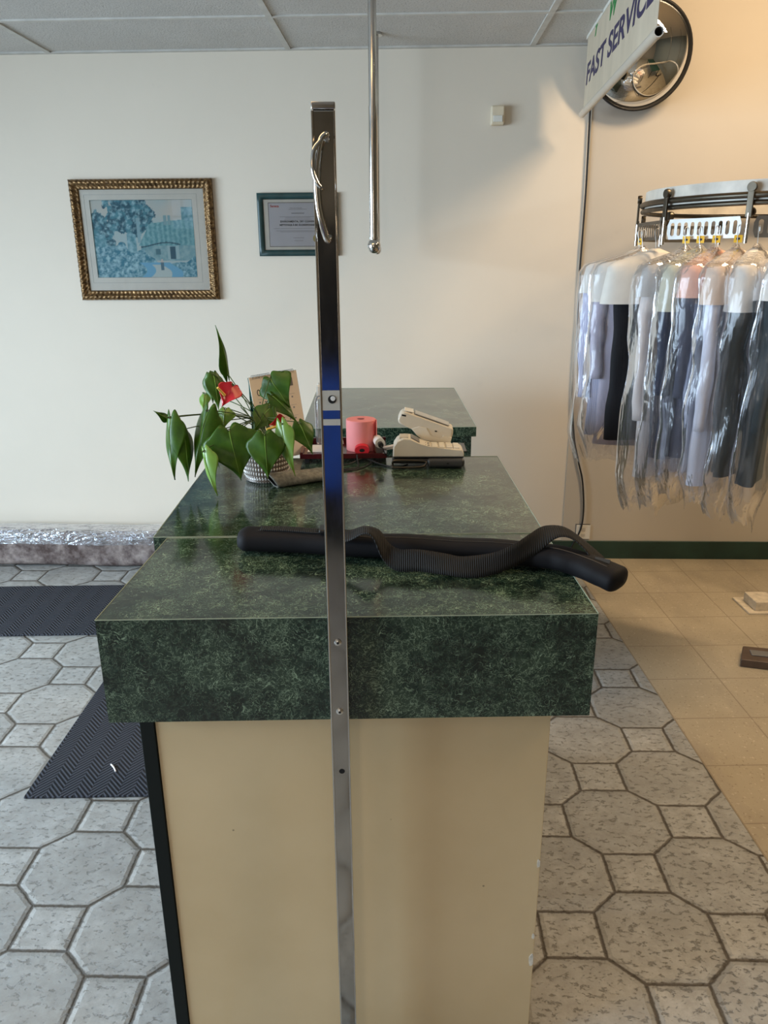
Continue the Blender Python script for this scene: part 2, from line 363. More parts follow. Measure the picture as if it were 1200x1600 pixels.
# dropped ceiling over the customer side, high ceiling over the back room
st(box('ceiling', (-5.6, -8.2, CZ), (.90, .0, CZ + .03), ceiling_mat(), M=MW))
st(box('ceiling_back_room', (.8, -8.2, HZ), (5.4, .1, HZ + .05), WALLR, M=MW))
st(box('wall_bulkhead', (.90, -8.2, CZ - .012), (.925, -.005, HZ), WALL, M=MW))
TB = plain('ceiling_grid_metal', (.55, .53, .49), .5)
bm = bmesh.new()
for x in (-.705 - 1.245 * 3, -.705 - 1.245 * 2, -.705 - 1.245, -.705, .54): add_box(bm, (x - .014, -8, CZ - .008), (x + .014, 0, CZ + .002))
for k in range(12): add_box(bm, (-5.5, -.575 - .61 * k - .012, CZ - .0075), (.90, -.575 - .61 * k + .012, CZ + .002))
add_box(bm, (-5.5, -.028, CZ - .0085), (.90, 0, CZ + .002)); add_box(bm, (.866, -8, CZ - .014), (.90, -.028, CZ + .002))
st(fin(bm, 'trim_1', TB, bev=0)).data.transform(MW)
st(box('baseboard_back', (-5.2, -.016, 0), (4.8, 0, .115), DGREEN, bev=.003, M=MW))

# warm ceiling panels of the customer side (behind the camera, in the dropped ceiling)
def panel_mat():
    g = NT('lamp_diffuser'); e = g.n('Emission'); e.inputs[0].default_value = (1, .64, .31, 1); e.inputs[1].default_value = 4.8; g.t.links.new(e.outputs[0], g.out.inputs[0]); return g.m
PANEL = panel_mat()
for i, (x, y, lab) in enumerate(((-.85, -3.02, 'warm fluorescent ceiling panel above the left side of the counter'), (-2.57, -5.15, 'warm fluorescent ceiling panel near the left front window'))):
    t = thing('ceiling_light', lab, 'ceiling light', MW @ Vector((x, y, CZ)), WROT, 'recessed ceiling panels')
    bm = bmesh.new()
    for lo, hi in (((-.6, -.3, -.02), (.6, -.27, -.002)), ((-.6, .27, -.02), (.6, .3, -.002)), ((-.6, -.27, -.02), (-.57, .27, -.002)), ((.57, -.27, -.02), (.6, .27, -.002))): add_box(bm, lo, hi)
    fin(bm, 'frame', TB, t); box('diffuser', (-.57, -.27, -.014), (.57, .27, -.004), PANEL, t)

# ------------------------------------------------------------------ counters
# the counters and all that stands on them are shrunk about the camera position
CAM_SCALE = .88; CAM_LIFT = .2142; GROUND = -CAM_LIFT / CAM_SCALE; desk_from = set(C.objects)
LEDGE = plain('pale_laminate_edge', (.30, .36, .28), .35)
METALST = plain('grey_metal_strip', (.42, .43, .40), .4, .5)
def panel_cream():
    g = NT('cream_melamine_panel'); co = g.co(); b, _ = g.noise(co, 2.5, 5); s, _ = g.noise(g.mapping(co, (6, 1, 1)), 22, 5, .7); sp = g.vor(co, 9)
    c = g.ramp(b, [(.3, (.62, .465, .265)), (.7, (.70, .54, .325))]); c = g.mix(g.ramp(s, [(.72, 0.), (.85, .3)]), c, (.35, .27, .17))
    c = g.mix(g.ramp(sp, [(.02, .7), (.03, 0.)]), c, (.12, .09, .06)); return g.bsdf(c, .22, 0, None, .5)
CREAM = panel_cream()
def edges(poly, z, parent):
    bm = bmesh.new(); n = len(poly)
    for i in range(n):
        a = Vector((*poly[i], z)); b = Vector((*poly[(i + 1) % n], z)); add_tube(bm, [a, b], .0012, 6)
    fin(bm, 'edge_trim', LEDGE, parent)
t = thing('service_counter', 'near green marble laminate counter block with cream end panel, chrome pole in front', 'counter', (0, 1.72, 0))
def loc(poly, oy): return [(x, y - oy) for x, y in poly]
near = loc([(-.588, 1.475), (.479, 1.475), (.474, 1.972), (-.560, 1.972)], 1.72)
prism('countertop', near, .81, 1.06, MARBLE, t); edges(near, 1.0602, t)
box('metal_strip', (-.507, 1.528 - 1.72, .798), (.411, 1.536 - 1.72, .812), METALST, t)
box('end_panel', (-.507, 1.536 - 1.72, GROUND), (.409, 1.556 - 1.72, .81), CREAM, t, bev=.0015)
box('side_panel', (-.542, 1.532 - 1.72, GROUND), (-.508, 1.95 - 1.72, .81), BLACKP, t, bev=.002)
box('cabinet_body', (-.506, 1.558 - 1.72, GROUND), (.406, 1.95 - 1.72, .809), CREAM, t)
CHIP = plain('chipped_white_edge', (.72, .68, .60), .8, var=.3, scale=60)
for z, s in ((.345, .013), (.03, .024), (.11, .010)):
    bm = bmesh.new()
    pts = [(math.cos(a) * s * random.uniform(.5, .9) * .5, math.sin(a) * s * random.uniform(.8, 1.2)) for a in [2 * PI * k / 9 for k in range(9)]]
    vs = [bm.verts.new((.404 + min(x, .004), 1.5352 - 1.72, z + y)) for x, y in pts]; f = bm.faces.new(vs); r = bmesh.ops.extrude_face_region(bm, geom=[f])
    for v in r['geom']:
        if isinstance(v, bmesh.types.BMVert): v.co.y -= .0012
    fin(bm, 'chip', CHIP, t)
t = thing('service_counter', 'middle green marble laminate counter carrying the plant and card terminals', 'counter', (0, 2.4, 0))
far = loc([(-.600, 1.982), (.473, 1.982), (.478, 2.835), (-.606, 2.835)], 2.4)
prism('countertop', far, .81, 1.0595, MARBLE, t); edges(far, 1.0597, t)
box('cabinet_body', (-.55, 2.0 - 2.4, GROUND), (.41, 2.79 - 2.4, .81), BLACKP, t, bev=.002)
t = thing('service_counter', 'small green laminate counter standing against the back wall', 'counter', (.08, 3.9, 0))
bk = [(-.31 - .08, 3.365 - 3.9), (.468 - .08, 3.365 - 3.9), (.480 - .08, 4.435 - 3.9), (-.31 - .08, 4.46 - 3.9)]
prism('countertop', bk, 1.016, 1.06, MARBLE, t); edges(bk, 1.0602, t)
box('cabinet_body', (-.36, 3.40 - 3.9, GROUND), (.372, 4.42 - 3.9, 1.016), MARBLE, t, bev=.002)

# ------------------------------------------------------------------ chrome upright fixed to the counter
t = thing('display_upright', 'tall rectangular chrome pole with a bow handle screwed to the counter front', 'pole', (-.076, 1.463, 0))
bm = bmesh.new(); add_box(bm, (-.0195, -.011, GROUND), (.0195, .010, 2.022)); fin(bm, 'upright', DCHROME, t, bev=.0035, seg=4)
box('end_cap', (-.0205, -.012, 2.022), (.0205, .011, 2.034), CHROME, t, bev=.002)
tube('rolled_edge', [(-.0185, -.0105, GROUND + .002), (-.0185, -.0105, 2.02)], .0024, CHROME, t, 8)
tube('rolled_edge', [(.0185, -.0105, GROUND + .002), (.0185, -.0105, 2.02)], .0018, CHROME, t, 8)
tube('bow_handle', [(.006, -.010, 1.975), (.004, -.024, 1.982), (-.006, -.030, 1.968), (-.013, -.034, 1.925), (-.012, -.034, 1.87), (-.004, -.030, 1.83), (.002, -.024, 1.812), (.006, -.010, 1.818)], .0052, CHROME, t, 14, sm=8)
tube('hook', [(-.004, -.032, 1.972), (-.016, -.040, 1.955), (-.018, -.044, 1.925), (-.012, -.046, 1.905), (-.006, -.044, 1.898)], .0038, CHROME, t, 10, sm=6)
My = Matrix.Rotation(PI / 2, 4, 'X')
for z in (1.013, .845):
    s = lathe('screw', [(0.0, .0045), (.004, .0042), (.0075, .002), (.008, 0)], SCREW, t, 20, T(0, -.011, z) @ My)
    lathe('socket', [(0, .0048), (.0028, .0048), (.003, .003)], HOLE, s, 6, T(0, -.011, z) @ My)
lathe('screw_hole', [(0, .0006), (.0062, .0006), (.0066, 0)], HOLE, t, 18, T(.001, -.011, .690) @ My)
TAPE = plain('clear_tape', (.55, .54, .50), .45, var=.1)
box('tape_patch', (-.0165, -.0122, 1.507), (.0165, -.0113, 1.545), TAPE, t)
box('tape_strip', (-.0165, -.0122, 1.478), (.0165, -.0113, 1.490), TAPE, t)
lathe('peg_hole', [(0, .0010), (.0075, .0010), (.008, 0)], HOLE, t, 20, T(.002, -.0122, 1.528) @ My)
lathe('peg_hole_light', [(0, .0012), (.0045, .0012), (.005, 0)], PAPER, t, 16, T(.0035, -.0126, 1.530) @ My)

def scale_about_cam(objs):  # uniform scaling about the camera, split into a scale and a lift
    for o in objs:
        if o.parent: 
            o.data.transform(Matrix.Scale(CAM_SCALE, 4)); continue
        if o.type == 'MESH':
            ctr = sum((v.co for v in o.data.vertices), Vector()) / len(o.data.vertices); zb = min(v.co.z for v in o.data.vertices); ctr.z = zb
            o.data.transform(Matrix.Scale(CAM_SCALE, 4) @ Matrix.Translation(-ctr)); o.location = ctr * CAM_SCALE + Vector((0, 0, CAM_LIFT))
        else: o.location = Vector(o.location) * CAM_SCALE + Vector((0, 0, CAM_LIFT))
scale_about_cam([o for o in C.objects if o not in desk_from])
t = thing('added_blue_cart', 'made-up blue cart behind the camera, standing in for blue clothing mirrored in the chrome pole', 'reflection stand-in', (-.30, -2.2, 0))  # added unseen cart, stands in for blue clothing mirrored in the pole
bm = bmesh.new(); add_box(bm, (-.34, -.26, .12), (.34, .26, .42)); fin(bm, 'tub', BLACK, t, bev=.04, seg=4)
bm = bmesh.new(); add_box(bm, (-.36, -.28, .42), (.36, .28, 1.12)); fin(bm, 'blue_liner', plain('blue_stand_in_cloth', (.012, .07, .42), .6, var=.3, scale=5), t, bev=.05, seg=5)
for x in (-.27, .27):
    for y in (-.2, .2): lathe('caster', [(0, -.018), (.05, -.018), (.055, 0), (.05, .018), (0, .018)], GREYP, t, 24, T(x, y, .06) @ Matrix.Rotation(PI / 2, 4, 'Y')); tube('caster_stem', [(x, y, .1), (x, y, .14)], .012, STEEL, t, 10)

# ------------------------------------------------------------------ ceiling hung rail
t = thing('hanging_rail', 'chrome garment rail hanging from the ceiling with an elbow end', 'rail', (.018, 3.1, 1.83))
tube('drop_pipe', [(0, 0, .0), (0, 0, .47)], .0165, CHROME, t, 20)
tube('drop_pipe', [(0, 0, .44), (0, 0, .985)], .0150, CHROME, t, 20)
tube('drop_pipe', [(.022, 1.12, -.01), (.022, 1.12, .985)], .0150, CHROME, t, 16)
tube('cross_pipe', [(0, 0, -.012), (.022, 1.12, -.012)], .0150, CHROME, t, 16)
lathe('elbow', [(0, .027), (.012, .025), (.020, .018), (.0245, .006), (.0245, -.006), (.020, -.018), (.012, -.025), (0, -.027)], CHROME, t, 24, T(0, -.004, -.008))
lathe('elbow', [(0, .024), (.012, .021), (.021, .009), (.021, -.009), (.012, -.021), (0, -.024)], CHROME, t, 24, T(.022, 1.12, -.012))
lathe('collar', [(.0, 0), (.019, 0), (.019, .006), (0, .006)], CHROME, t, 24, T(0, 0, .018))
lathe('ceiling_flange', [(.0, -.008), (.034, -.008), (.034, 0), (0, 0)], CHROME, t, 24, T(.022, 1.12, .968))
lathe('ceiling_flange', [(.0, -.008), (.034, -.008), (.034, 0), (0, 0)], CHROME, t, 24, T(0, 0, .968))

# ------------------------------------------------------------------ pictures on the wall
def wall_thing(name, label, cat, x, z, rx=0):
    p = MW @ Vector((x, 0, z)); o = thing(name, label, cat, p, WROT); 
    if rx: o.rotation_euler = (0, rx, WROT)
    return o
def frame_ring(name, w_, h_, fw, prof, mat, parent, n_along=0, orn=0):
    # mitred moulding: prof = [(t 0..1 outward->inward, depth)], rope-like relief with orn
    pts = []; L = [(-w_ / 2, -h_ / 2), (w_ / 2, -h_ / 2), (w_ / 2, h_ / 2), (-w_ / 2, h_ / 2)]; vs = []; fs = []
    NS = [max(8, int(n_along)), max(8, int(n_along * h_ / w_))]; ring = []
    for s in range(4):
        a = Vector(L[s]); b = Vector(L[(s + 1) % 4]); n = NS[s % 2]; ia = a * 1.0; ib = b * 1.0
        ia = Vector((a.x - math.copysign(fw, a.x), a.y - math.copysign(fw, a.y))); ib = Vector((b.x - math.copysign(fw, b.x), b.y - math.copysign(fw, b.y)))
        for k in range(n): ring.append((a.lerp(b, k / n), ia.lerp(ib, k / n), k))
    m = len(prof)
    for (o_, i_, k) in ring:
        for j, (tt, dp) in enumerate(prof):
            p = o_.lerp(i_, tt); e = orn * math.sin(k * PI / 2 + j * .9) if 0 < j < m - 3 else 0
            vs.append((p.x, -(dp + e), p.y))
    N = len(ring)
    for i in range(N):
        for j in range(m - 1): fs.append((i * m + j, ((i + 1) % N) * m + j, ((i + 1) % N) * m + j + 1, i * m + j + 1))
    return pydata(name, vs, fs, mat, parent, True)
def gold():
    g = NT('antique_gold'); f, _ = g.noise(g.co(), 60, 5, .7); return g.bsdf(g.ramp(f, [(.35, (.04, .022, .010)), (.58, (.24, .14, .06)), (.8, (.62, .42, .20))]), .35, .8, g.bump(f, .5, .004))
GLASS = None
def glass():
    g = NT('picture_glass'); tr = g.n('BsdfTransparent'); gl = g.n('BsdfGlossy'); gl.inputs['Roughness'].default_value = .015
    fr = g.n('Fresnel'); fr.inputs[0].default_value = 1.5; m = g.n('MixShader'); g.put(m.inputs[0], g.m_('MULTIPLY', fr.outputs[0], .9)); g.t.links.new(tr.outputs[0], m.inputs[1]); g.t.links.new(gl.outputs[0], m.inputs[2]); g.t.links.new(m.outputs[0], g.out.inputs[0]); return g.m
GLASS = glass()
t = wall_thing('framed_painting', 'ornate gold framed blue picture of a thatched cottage on the wall', 'picture', -1.542, 1.875)
PW, PH = .785, .632
frame_ring('frame', PW, PH, .052, [(0, .0), (0, .018), (.12, .030), (.3, .036), (.5, .034), (.62, .024), (.7, .024), (.82, .020), (.9, .023), (1, .014), (1, .004)], gold(), t, 120, .0035)
MATB = plain('ivory_mount_board', (.86, .86, .80), .8, var=.03); LINE = plain('mount_line', (.45, .50, .48), .8)
iw, ih = .565, .405; ox, oz = -.008, .008
bm = bmesh.new()
for lo, hi in (((-PW / 2 + .04, -.010, -PH / 2 + .04), (ox - iw / 2, -.004, PH / 2 - .04)), ((ox + iw / 2, -.010, -PH / 2 + .04), (PW / 2 - .04, -.004, PH / 2 - .04)),
               ((ox - iw / 2, -.010, -PH / 2 + .04), (ox + iw / 2, -.004, oz - ih / 2)), ((ox - iw / 2, -.010, oz + ih / 2), (ox + iw / 2, -.004, PH / 2 - .04))): add_box(bm, lo, hi)
fin(bm, 'mount', MATB, t)
bm = bmesh.new(); q = .028
for a, b in (((-1, -1), (1, -1)), ((1, -1), (1, 1)), ((1, 1), (-1, 1)), ((-1, 1), (-1, -1))):
    add_tube(bm, [(ox + a[0] * (iw / 2 + q), -.0103, oz + a[1] * (ih / 2 + q)), (ox + b[0] * (iw / 2 + q), -.0103, oz + b[1] * (ih / 2 + q))], .0008, 4)
fin(bm, 'mount_line', LINE, t)
def paint(u, v):
    n = lambda s, o=0: (noise.fractal(Vector((u * s * .6, v * s * .45, o)), .7, 2.1, 4) * .8 if s > 20 else noise.noise(Vector((u * s, v * s * .75, o))))
    def L(a, b, k): k = max(0, min(1, k)); return tuple(x * (1 - k) + y * k for x, y in zip(a, b))
    sky = L((.52, .72, .76), (.74, .72, .66), .5 + n(4)); c = sky
    dk = (.03, .14, .21); md = (.11, .36, .46); lt = (.42, .70, .78)
    fol = L(dk, md, .4 + n(26, 1) * 2.0)
    tree = max(1 - ((u - .36) / .27) ** 2 - ((v - .80) / .30) ** 2, 1 - ((u - .08) / .17) ** 2 - ((v - .60) / .28) ** 2) + n(11, 2) * .55 + n(30, 3) * .3
    if tree > .18: c = L(fol, lt, .10 + n(45, 5) * 1.6)
    if v < .55 + n(7, 4) * .1 and (u < .42) and not (.12 < u < .33 and v > .36): c = L(md, lt, .4 + n(30, 6))
    if u > .88 and v > .66 + n(12, 7) * .1 and v < .9: c = L(md, lt, .5 + n(30, 7))
    # roof with thatch, chimneys
    rl = .44 + (v - .42) * .45
    if .42 < v < .72 + .02 * math.sin(u * 9) and u > rl and u < 1.0: c = L((.13, .40, .48), (.32, .62, .67), .5 + n(60, 8) * .9 + .3 * math.sin(u * 130))
    if .68 < v < .80 and (.70 < u < .735 or .745 < u < .77): c = (.30, .52, .58)
    if .45 < v < .77 and abs(u - .45) < .018: c = (.34, .58, .66)
    if .22 < v < .42 and u > .46: c = L((.22, .46, .54), (.40, .62, .66), .5 + n(25, 9) * 1.2)
    if abs(v - .425 - .03 * math.sin(u * 11)) < .009 and .46 < u < .85: c = (.05, .16, .22)
    if .24 < v < .40 and .745 < u < .80: c = (.05, .15, .22)
    if .24 < v < .42 and (.72 < u < .745 or .80 < u < .835): c = (.46, .66, .70)
    if .30 < v < .37 and .60 < u < .65: c = (.10, .26, .33)
    # garden and path
    gl_ = .33 + .10 * math.sin(u * 5 + 1) + n(9, 10) * .12
    if v < gl_ * (.9 if u > .55 else 1): c = L((.06, .28, .40), (.50, .78, .86), .40 + n(48, 11) * 1.1 + n(14, 12) * .5)
    pc = .62 - .2 * (v - .1) + .05 * math.sin(v * 18); pw = .05 + .34 * max(0, .16 - v)
    if v < .20 and abs(u - pc) < pw + .10: c = (.22, .55, .78)
    if v < .17 and abs(u - pc + .01) < pw: c = (.62, .74, .74)
    if abs(u - .655) < .018 and .10 < v < .20: c = (.12, .24, .32)
    if abs(u - .655) < .012 and .20 < v < .24: c = (.72, .66, .62)
    return c
nu, nv = 190, 138
me = bpy.data.meshes.new('artwork'); vs = [(ox - iw / 2 - .002 + (iw + .004) * i / nu, -.005, oz - ih / 2 - .002 + (ih + .004) * j / nv) for j in range(nv + 1) for i in range(nu + 1)]
me.from_pydata(vs, [], [(j * (nu + 1) + i, j * (nu + 1) + i + 1, (j + 1) * (nu + 1) + i + 1, (j + 1) * (nu + 1) + i) for j in range(nv) for i in range(nu)])
at = me.color_attributes.new('paint', 'FLOAT_COLOR', 'POINT')
for j in range(nv + 1):
    for i in range(nu + 1): at.data[j * (nu + 1) + i].color = (*paint(i / nu, j / nv), 1)
g = NT('blue_print'); an = g.n('Attribute', attribute_name='paint'); mt = g.bsdf(an.outputs['Color'], .6)
art = link('artwork', me, mt, t); ln = tube('print_edge', [(ox - iw / 2, -.0104, oz - ih / 2), (ox + iw / 2, -.0104, oz - ih / 2), (ox + iw / 2, -.0104, oz + ih / 2), (ox - iw / 2, -.0104, oz + ih / 2)], .0014, LINE, t, 4, closed=True)
box('glass_pane', (-PW / 2 + .045, -.0150, -PH / 2 + .045), (PW / 2 - .045, -.0135, PH / 2 - .045), GLASS, t)

t = wall_thing('framed_certificate', 'green framed dry cleaning certificate half hidden by the chrome pole', 'certificate', -.689, 1.952)
CW, CH = .44, .325
FG = plain('dark_green_frame', (.016, .05, .05), .35, var=.25)
frame_ring('frame', CW, CH, .034, [(0, 0), (0, .018), (.15, .024), (.6, .024), (.85, .018), (1, .008), (1, .003)], FG, t, 8, 0)
box('mount', (-CW / 2 + .03, -.009, -CH / 2 + .03), (CW / 2 - .03, -.004, CH / 2 - .03), MATB, t)
cw2, ch2 = .318, .222
box('certificate_border', (-cw2 / 2 - .003, -.0098, -ch2 / 2 - .003), (cw2 / 2 + .003, -.009, ch2 / 2 + .003), GREYP, t)
cp = box('certificate_paper', (-cw2 / 2, -.0104, -ch2 / 2), (cw2 / 2, -.0098, ch2 / 2), plain('bluish_paper', (.66, .68, .74), .7, var=.03), t)
INK = plain('black_ink', (.03, .03, .035), .7, bump=0); RED = plain('red_ink', (.50, .06, .04), .7, bump=0); GREYI = plain('grey_ink', (.25, .25, .28), .7, bump=0)
def ct(s, x, z, size, m, al='CENTER', sx=1, b=0): text('printed_text', s, size, m, cp, T(x, -.0106, z) @ XZ, .0001, al, sx, b)
ct('Seneca', -.150, .090, .017, RED, 'LEFT', 1, .0004)
ct('This is to certify that', -.01, .083, .008, GREYI)
ct('ENVIRONMENTAL DRY CLEANING', .0, .012, .0140, INK, 'CENTER', .9, .0004)
ct('NETTOYAGE \u00c0 SEC \u00c9CORESPONSABLE', .0, -.006, .0140, INK, 'CENTER', .84, .0004)
bm = bmesh.new()
for z, wd in ((.078, .10), (.057, .07), (.040, .20), (.035, .14), (.027, .15), (-.02, .27), (-.032, .25), (-.037, .20), (-.068, .06), (-.083, .05)): add_box(bm, (-wd / 2, -.0108, z), (wd / 2, -.0104, z + (.0035 if z == .057 else .0014)))
fin(bm, 'printed_line', GREYI, cp)
lathe('gold_seal', [(0, .0012), (.024, .0012), (.025, 0)], plain('gold_seal_foil', (.42, .36, .10), .4, .4), cp, 32, T(.105, -.0104, -.072) @ My)
box('glass_pane', (-CW / 2 + .03, -.0135, -CH / 2 + .03), (CW / 2 - .03, -.0125, CH / 2 - .03), GLASS, t)

t = wall_thing('motion_sensor', 'small ivory motion sensor box high on the back wall', 'sensor', .375, 2.475)
bm = bmesh.new(); add_box(bm, (-.036, -.045, -.046), (.036, -.0, .046)); fin(bm, 'housing', SENSOR, t, bev=.010, seg=4)
bm = bmesh.new(); add_box(bm, (-.024, -.051, -.032), (.024, -.045, -.002)); fin(bm, 'lens', WHITEP, t, bev=.002)

t = wall_thing('wall_outlet', 'white wall plate just above the green baseboard', 'outlet', .992, .172)
box('plate', (-.043, -.013, -.045), (.043, -.006, .045), WHITEP, t, bev=.002); box('backing', (-.047, -.009, -.049), (.040, -.006, .052), GREYP, t)
for z in (-.018, .018): box('socket', (-.012, -.0145, z - .010), (.012, -.013, z + .010), plain('grey_socket_plastic', (.55, .53, .50), .5), t, bev=.001)  # sockets slightly greyer than the plate
CB = [(.855, -.014, 2.80), (.853, -.014, 2.5), (.860, -.014, 2.1), (.858, -.012, 1.68), (.862, -.012, 1.45), (.866, -.014, 1.05), (.892, -.016, .78), (.930, -.018, .62), (.962, -.018, .50), (.982, -.018, .33), (.975, -.020, .20), (.935, -.022, .10), (.90, -.022, .02)]
tag(tube('hanging_cable', [MW @ Vector((x + .0, y, z)) for x, y, z in CB], .0052, BLACK, None, 8, sm=8), 'long black cable running down the wall from the banner to the baseboard', 'cable')

# convex mirror
t = wall_thing('convex_mirror', 'round convex security mirror with black rim beside the banner', 'mirror', 1.06, 2.72)
t.rotation_euler = (0, 0, WROT)
Mm = Matrix.Translation((0, -.13, 0)) @ Matrix.Rotation(R(90 + 14), 4, 'X') @ Matrix.Rotation(R(0), 4, 'Y')
rr = .235; rc = .33
prof = [(rr * math.sin(a) if False else rc * math.sin(a), rc * (math.cos(a)) - rc * math.cos(math.asin(rr / rc))) for a in [math.asin(rr / rc) * (1 - k / 22) for k in range(23)]]
MIR = NT('mirror_dome').bsdf((.86, .86, .84), .02, 1.0)
lathe('mirror_dome', prof, MIR, t, 72, Mm)
lathe('rim', [(rr - .006, .004), (rr + .004, .010), (rr + .012, .004), (rr + .013, -.018), (rr + .006, -.026), (rr - .01, -.024), (.0, -.024)], BLACK, t, 72, Mm)
tube('wall_bracket', [(0, -.01, .02), (0, -.11, .01)], .014, BLACK, t, 12)

# ------------------------------------------------------------------ hanging banner
Bf = Vector((1.082, 4.30, 2.46)); Bn = Vector((.930, 2.79, 2.46))
bd = (Bn - Bf); bl = bd.length; ang = math.atan2(bd.y, bd.x)
t = thing('hanging_banner', 'cream banner reading FAST SERVICE hanging under the ceiling edge', 'banner', Bf, ang)
BAN = fabric('cream_banner_cloth', (.58, .49, .37), .7, wr=.08); NAVY = plain('navy_ink', (.030, .022, .075), .6, bump=0); GRN = plain('green_ink', (.02, .22, .05), .6, bump=0)
bn = box('banner_cloth', (.035, -.0008, 0.012), (bl - .03, .0008, .335), BAN, t)
bm = bmesh.new()
TUBP = plain('beige_tube_plastic', (.52, .46, .38), .4, var=.04)
tube('bottom_tube', [(0, 0, 0), (bl, 0, 0)], .0165, TUBP, t, 24, caps=False)
tube('tube_lining', [(0.001, 0, 0), (bl - .001, 0, 0)], .0135, GREYP, t, 24, caps=False)
def ring_end(x):
    bm = bmesh.new(); n = 28; a = [bm.verts.new((x, .0165 * math.cos(2 * PI * k / n), .0165 * math.sin(2 * PI * k / n))) for k in range(n)]; b = [bm.verts.new((x, .0133 * math.cos(2 * PI * k / n), .0133 * math.sin(2 * PI * k / n))) for k in range(n)]
    for k in range(n): bm.faces.new((a[k], a[(k + 1) % n], b[(k + 1) % n], b[k]))
    fin(bm, 'tube_end', WHITEP, t)
ring_end(0); ring_end(bl)
# the text faces the customer side (local -y seen from the left); local x runs towards the viewer
def btxt(s, x0, x1, z, h, m, shear=.0, name='lettering'):
    o = text(name, s, h / .7, m, bn, Matrix.Identity(4), .0005, 'LEFT', 1, .003, shear)
    xs = [v.co.x for v in o.data.vertices]; k = (x1 - x0) / (max(xs) - min(xs)); mn = min(xs)
    for v in o.data.vertices: v.co.x = (v.co.x - mn) * k
    o.data.transform(T(x0, -.0015, z) @ XZ); return o
btxt('FAST SERVICE', .07, bl - .10, .118, .088, NAVY, .1)
btxt('W', .60, .78, .262, .075, GRN, .35)
btxt('Y', .24, .34, .288, .05, GRN, .35)
for x in (.25, bl - .25): tube('suspension_wire', [(x, 0, .33), (x, 0, .345)], .002, BLACK, t, 6)
box('top_bar', (.02, -.006, .325), (bl - .02, .006, .341), WHITEP, t)

# ------------------------------------------------------------------ garment conveyor
cx, cy, R0, ZT = 1.90, 3.65, .65, 1.995
t = thing('garment_conveyor', 'overhead curved dry cleaning conveyor with steel rails and slotted hanger plates', 'conveyor', (cx, cy, 0))
def oval(rad, z, ext=1.5, n=40):
    P = []
    for k in range(n + 1): a = PI / 2 + PI * k / n; P.append(Vector((rad * math.cos(a), rad * math.sin(a), z)))
    for k in range(n + 1): a = -PI / 2 + PI * k / n; P.append(Vector((ext + rad * math.cos(a), rad * math.sin(a), z)))
    return P
def band(name, rad, z0, z1, th, mat):
    bm = bmesh.new(); A = oval(rad, z0); B = oval(rad - th, z0); n = len(A)
    rows = [[bm.verts.new((p.x, p.y, z)) for p in Q] for Q, z in ((A, z0), (A, z1), (B, z1), (B, z0))]
    for i in range(n):
        for j in range(4): bm.faces.new((rows[j][i], rows[j][(i + 1) % n], rows[(j + 1) % 4][(i + 1) % n], rows[(j + 1) % 4][i]))
    o = fin(bm, name, mat, t, smooth=True); set_auto(o); return o
BANDM = plain('worn_white_band', (.66, .62, .55), .45, var=.2, scale=9)
band('track_band', R0 - .012, ZT - .012, ZT + .062, .006, BANDM)
tube('track_rail', oval(R0, ZT + .006), .012, STEEL, t, 10, closed=True)
tube('track_rail', oval(R0 - .004, ZT - .022), .010, STEEL, t, 10, closed=True)
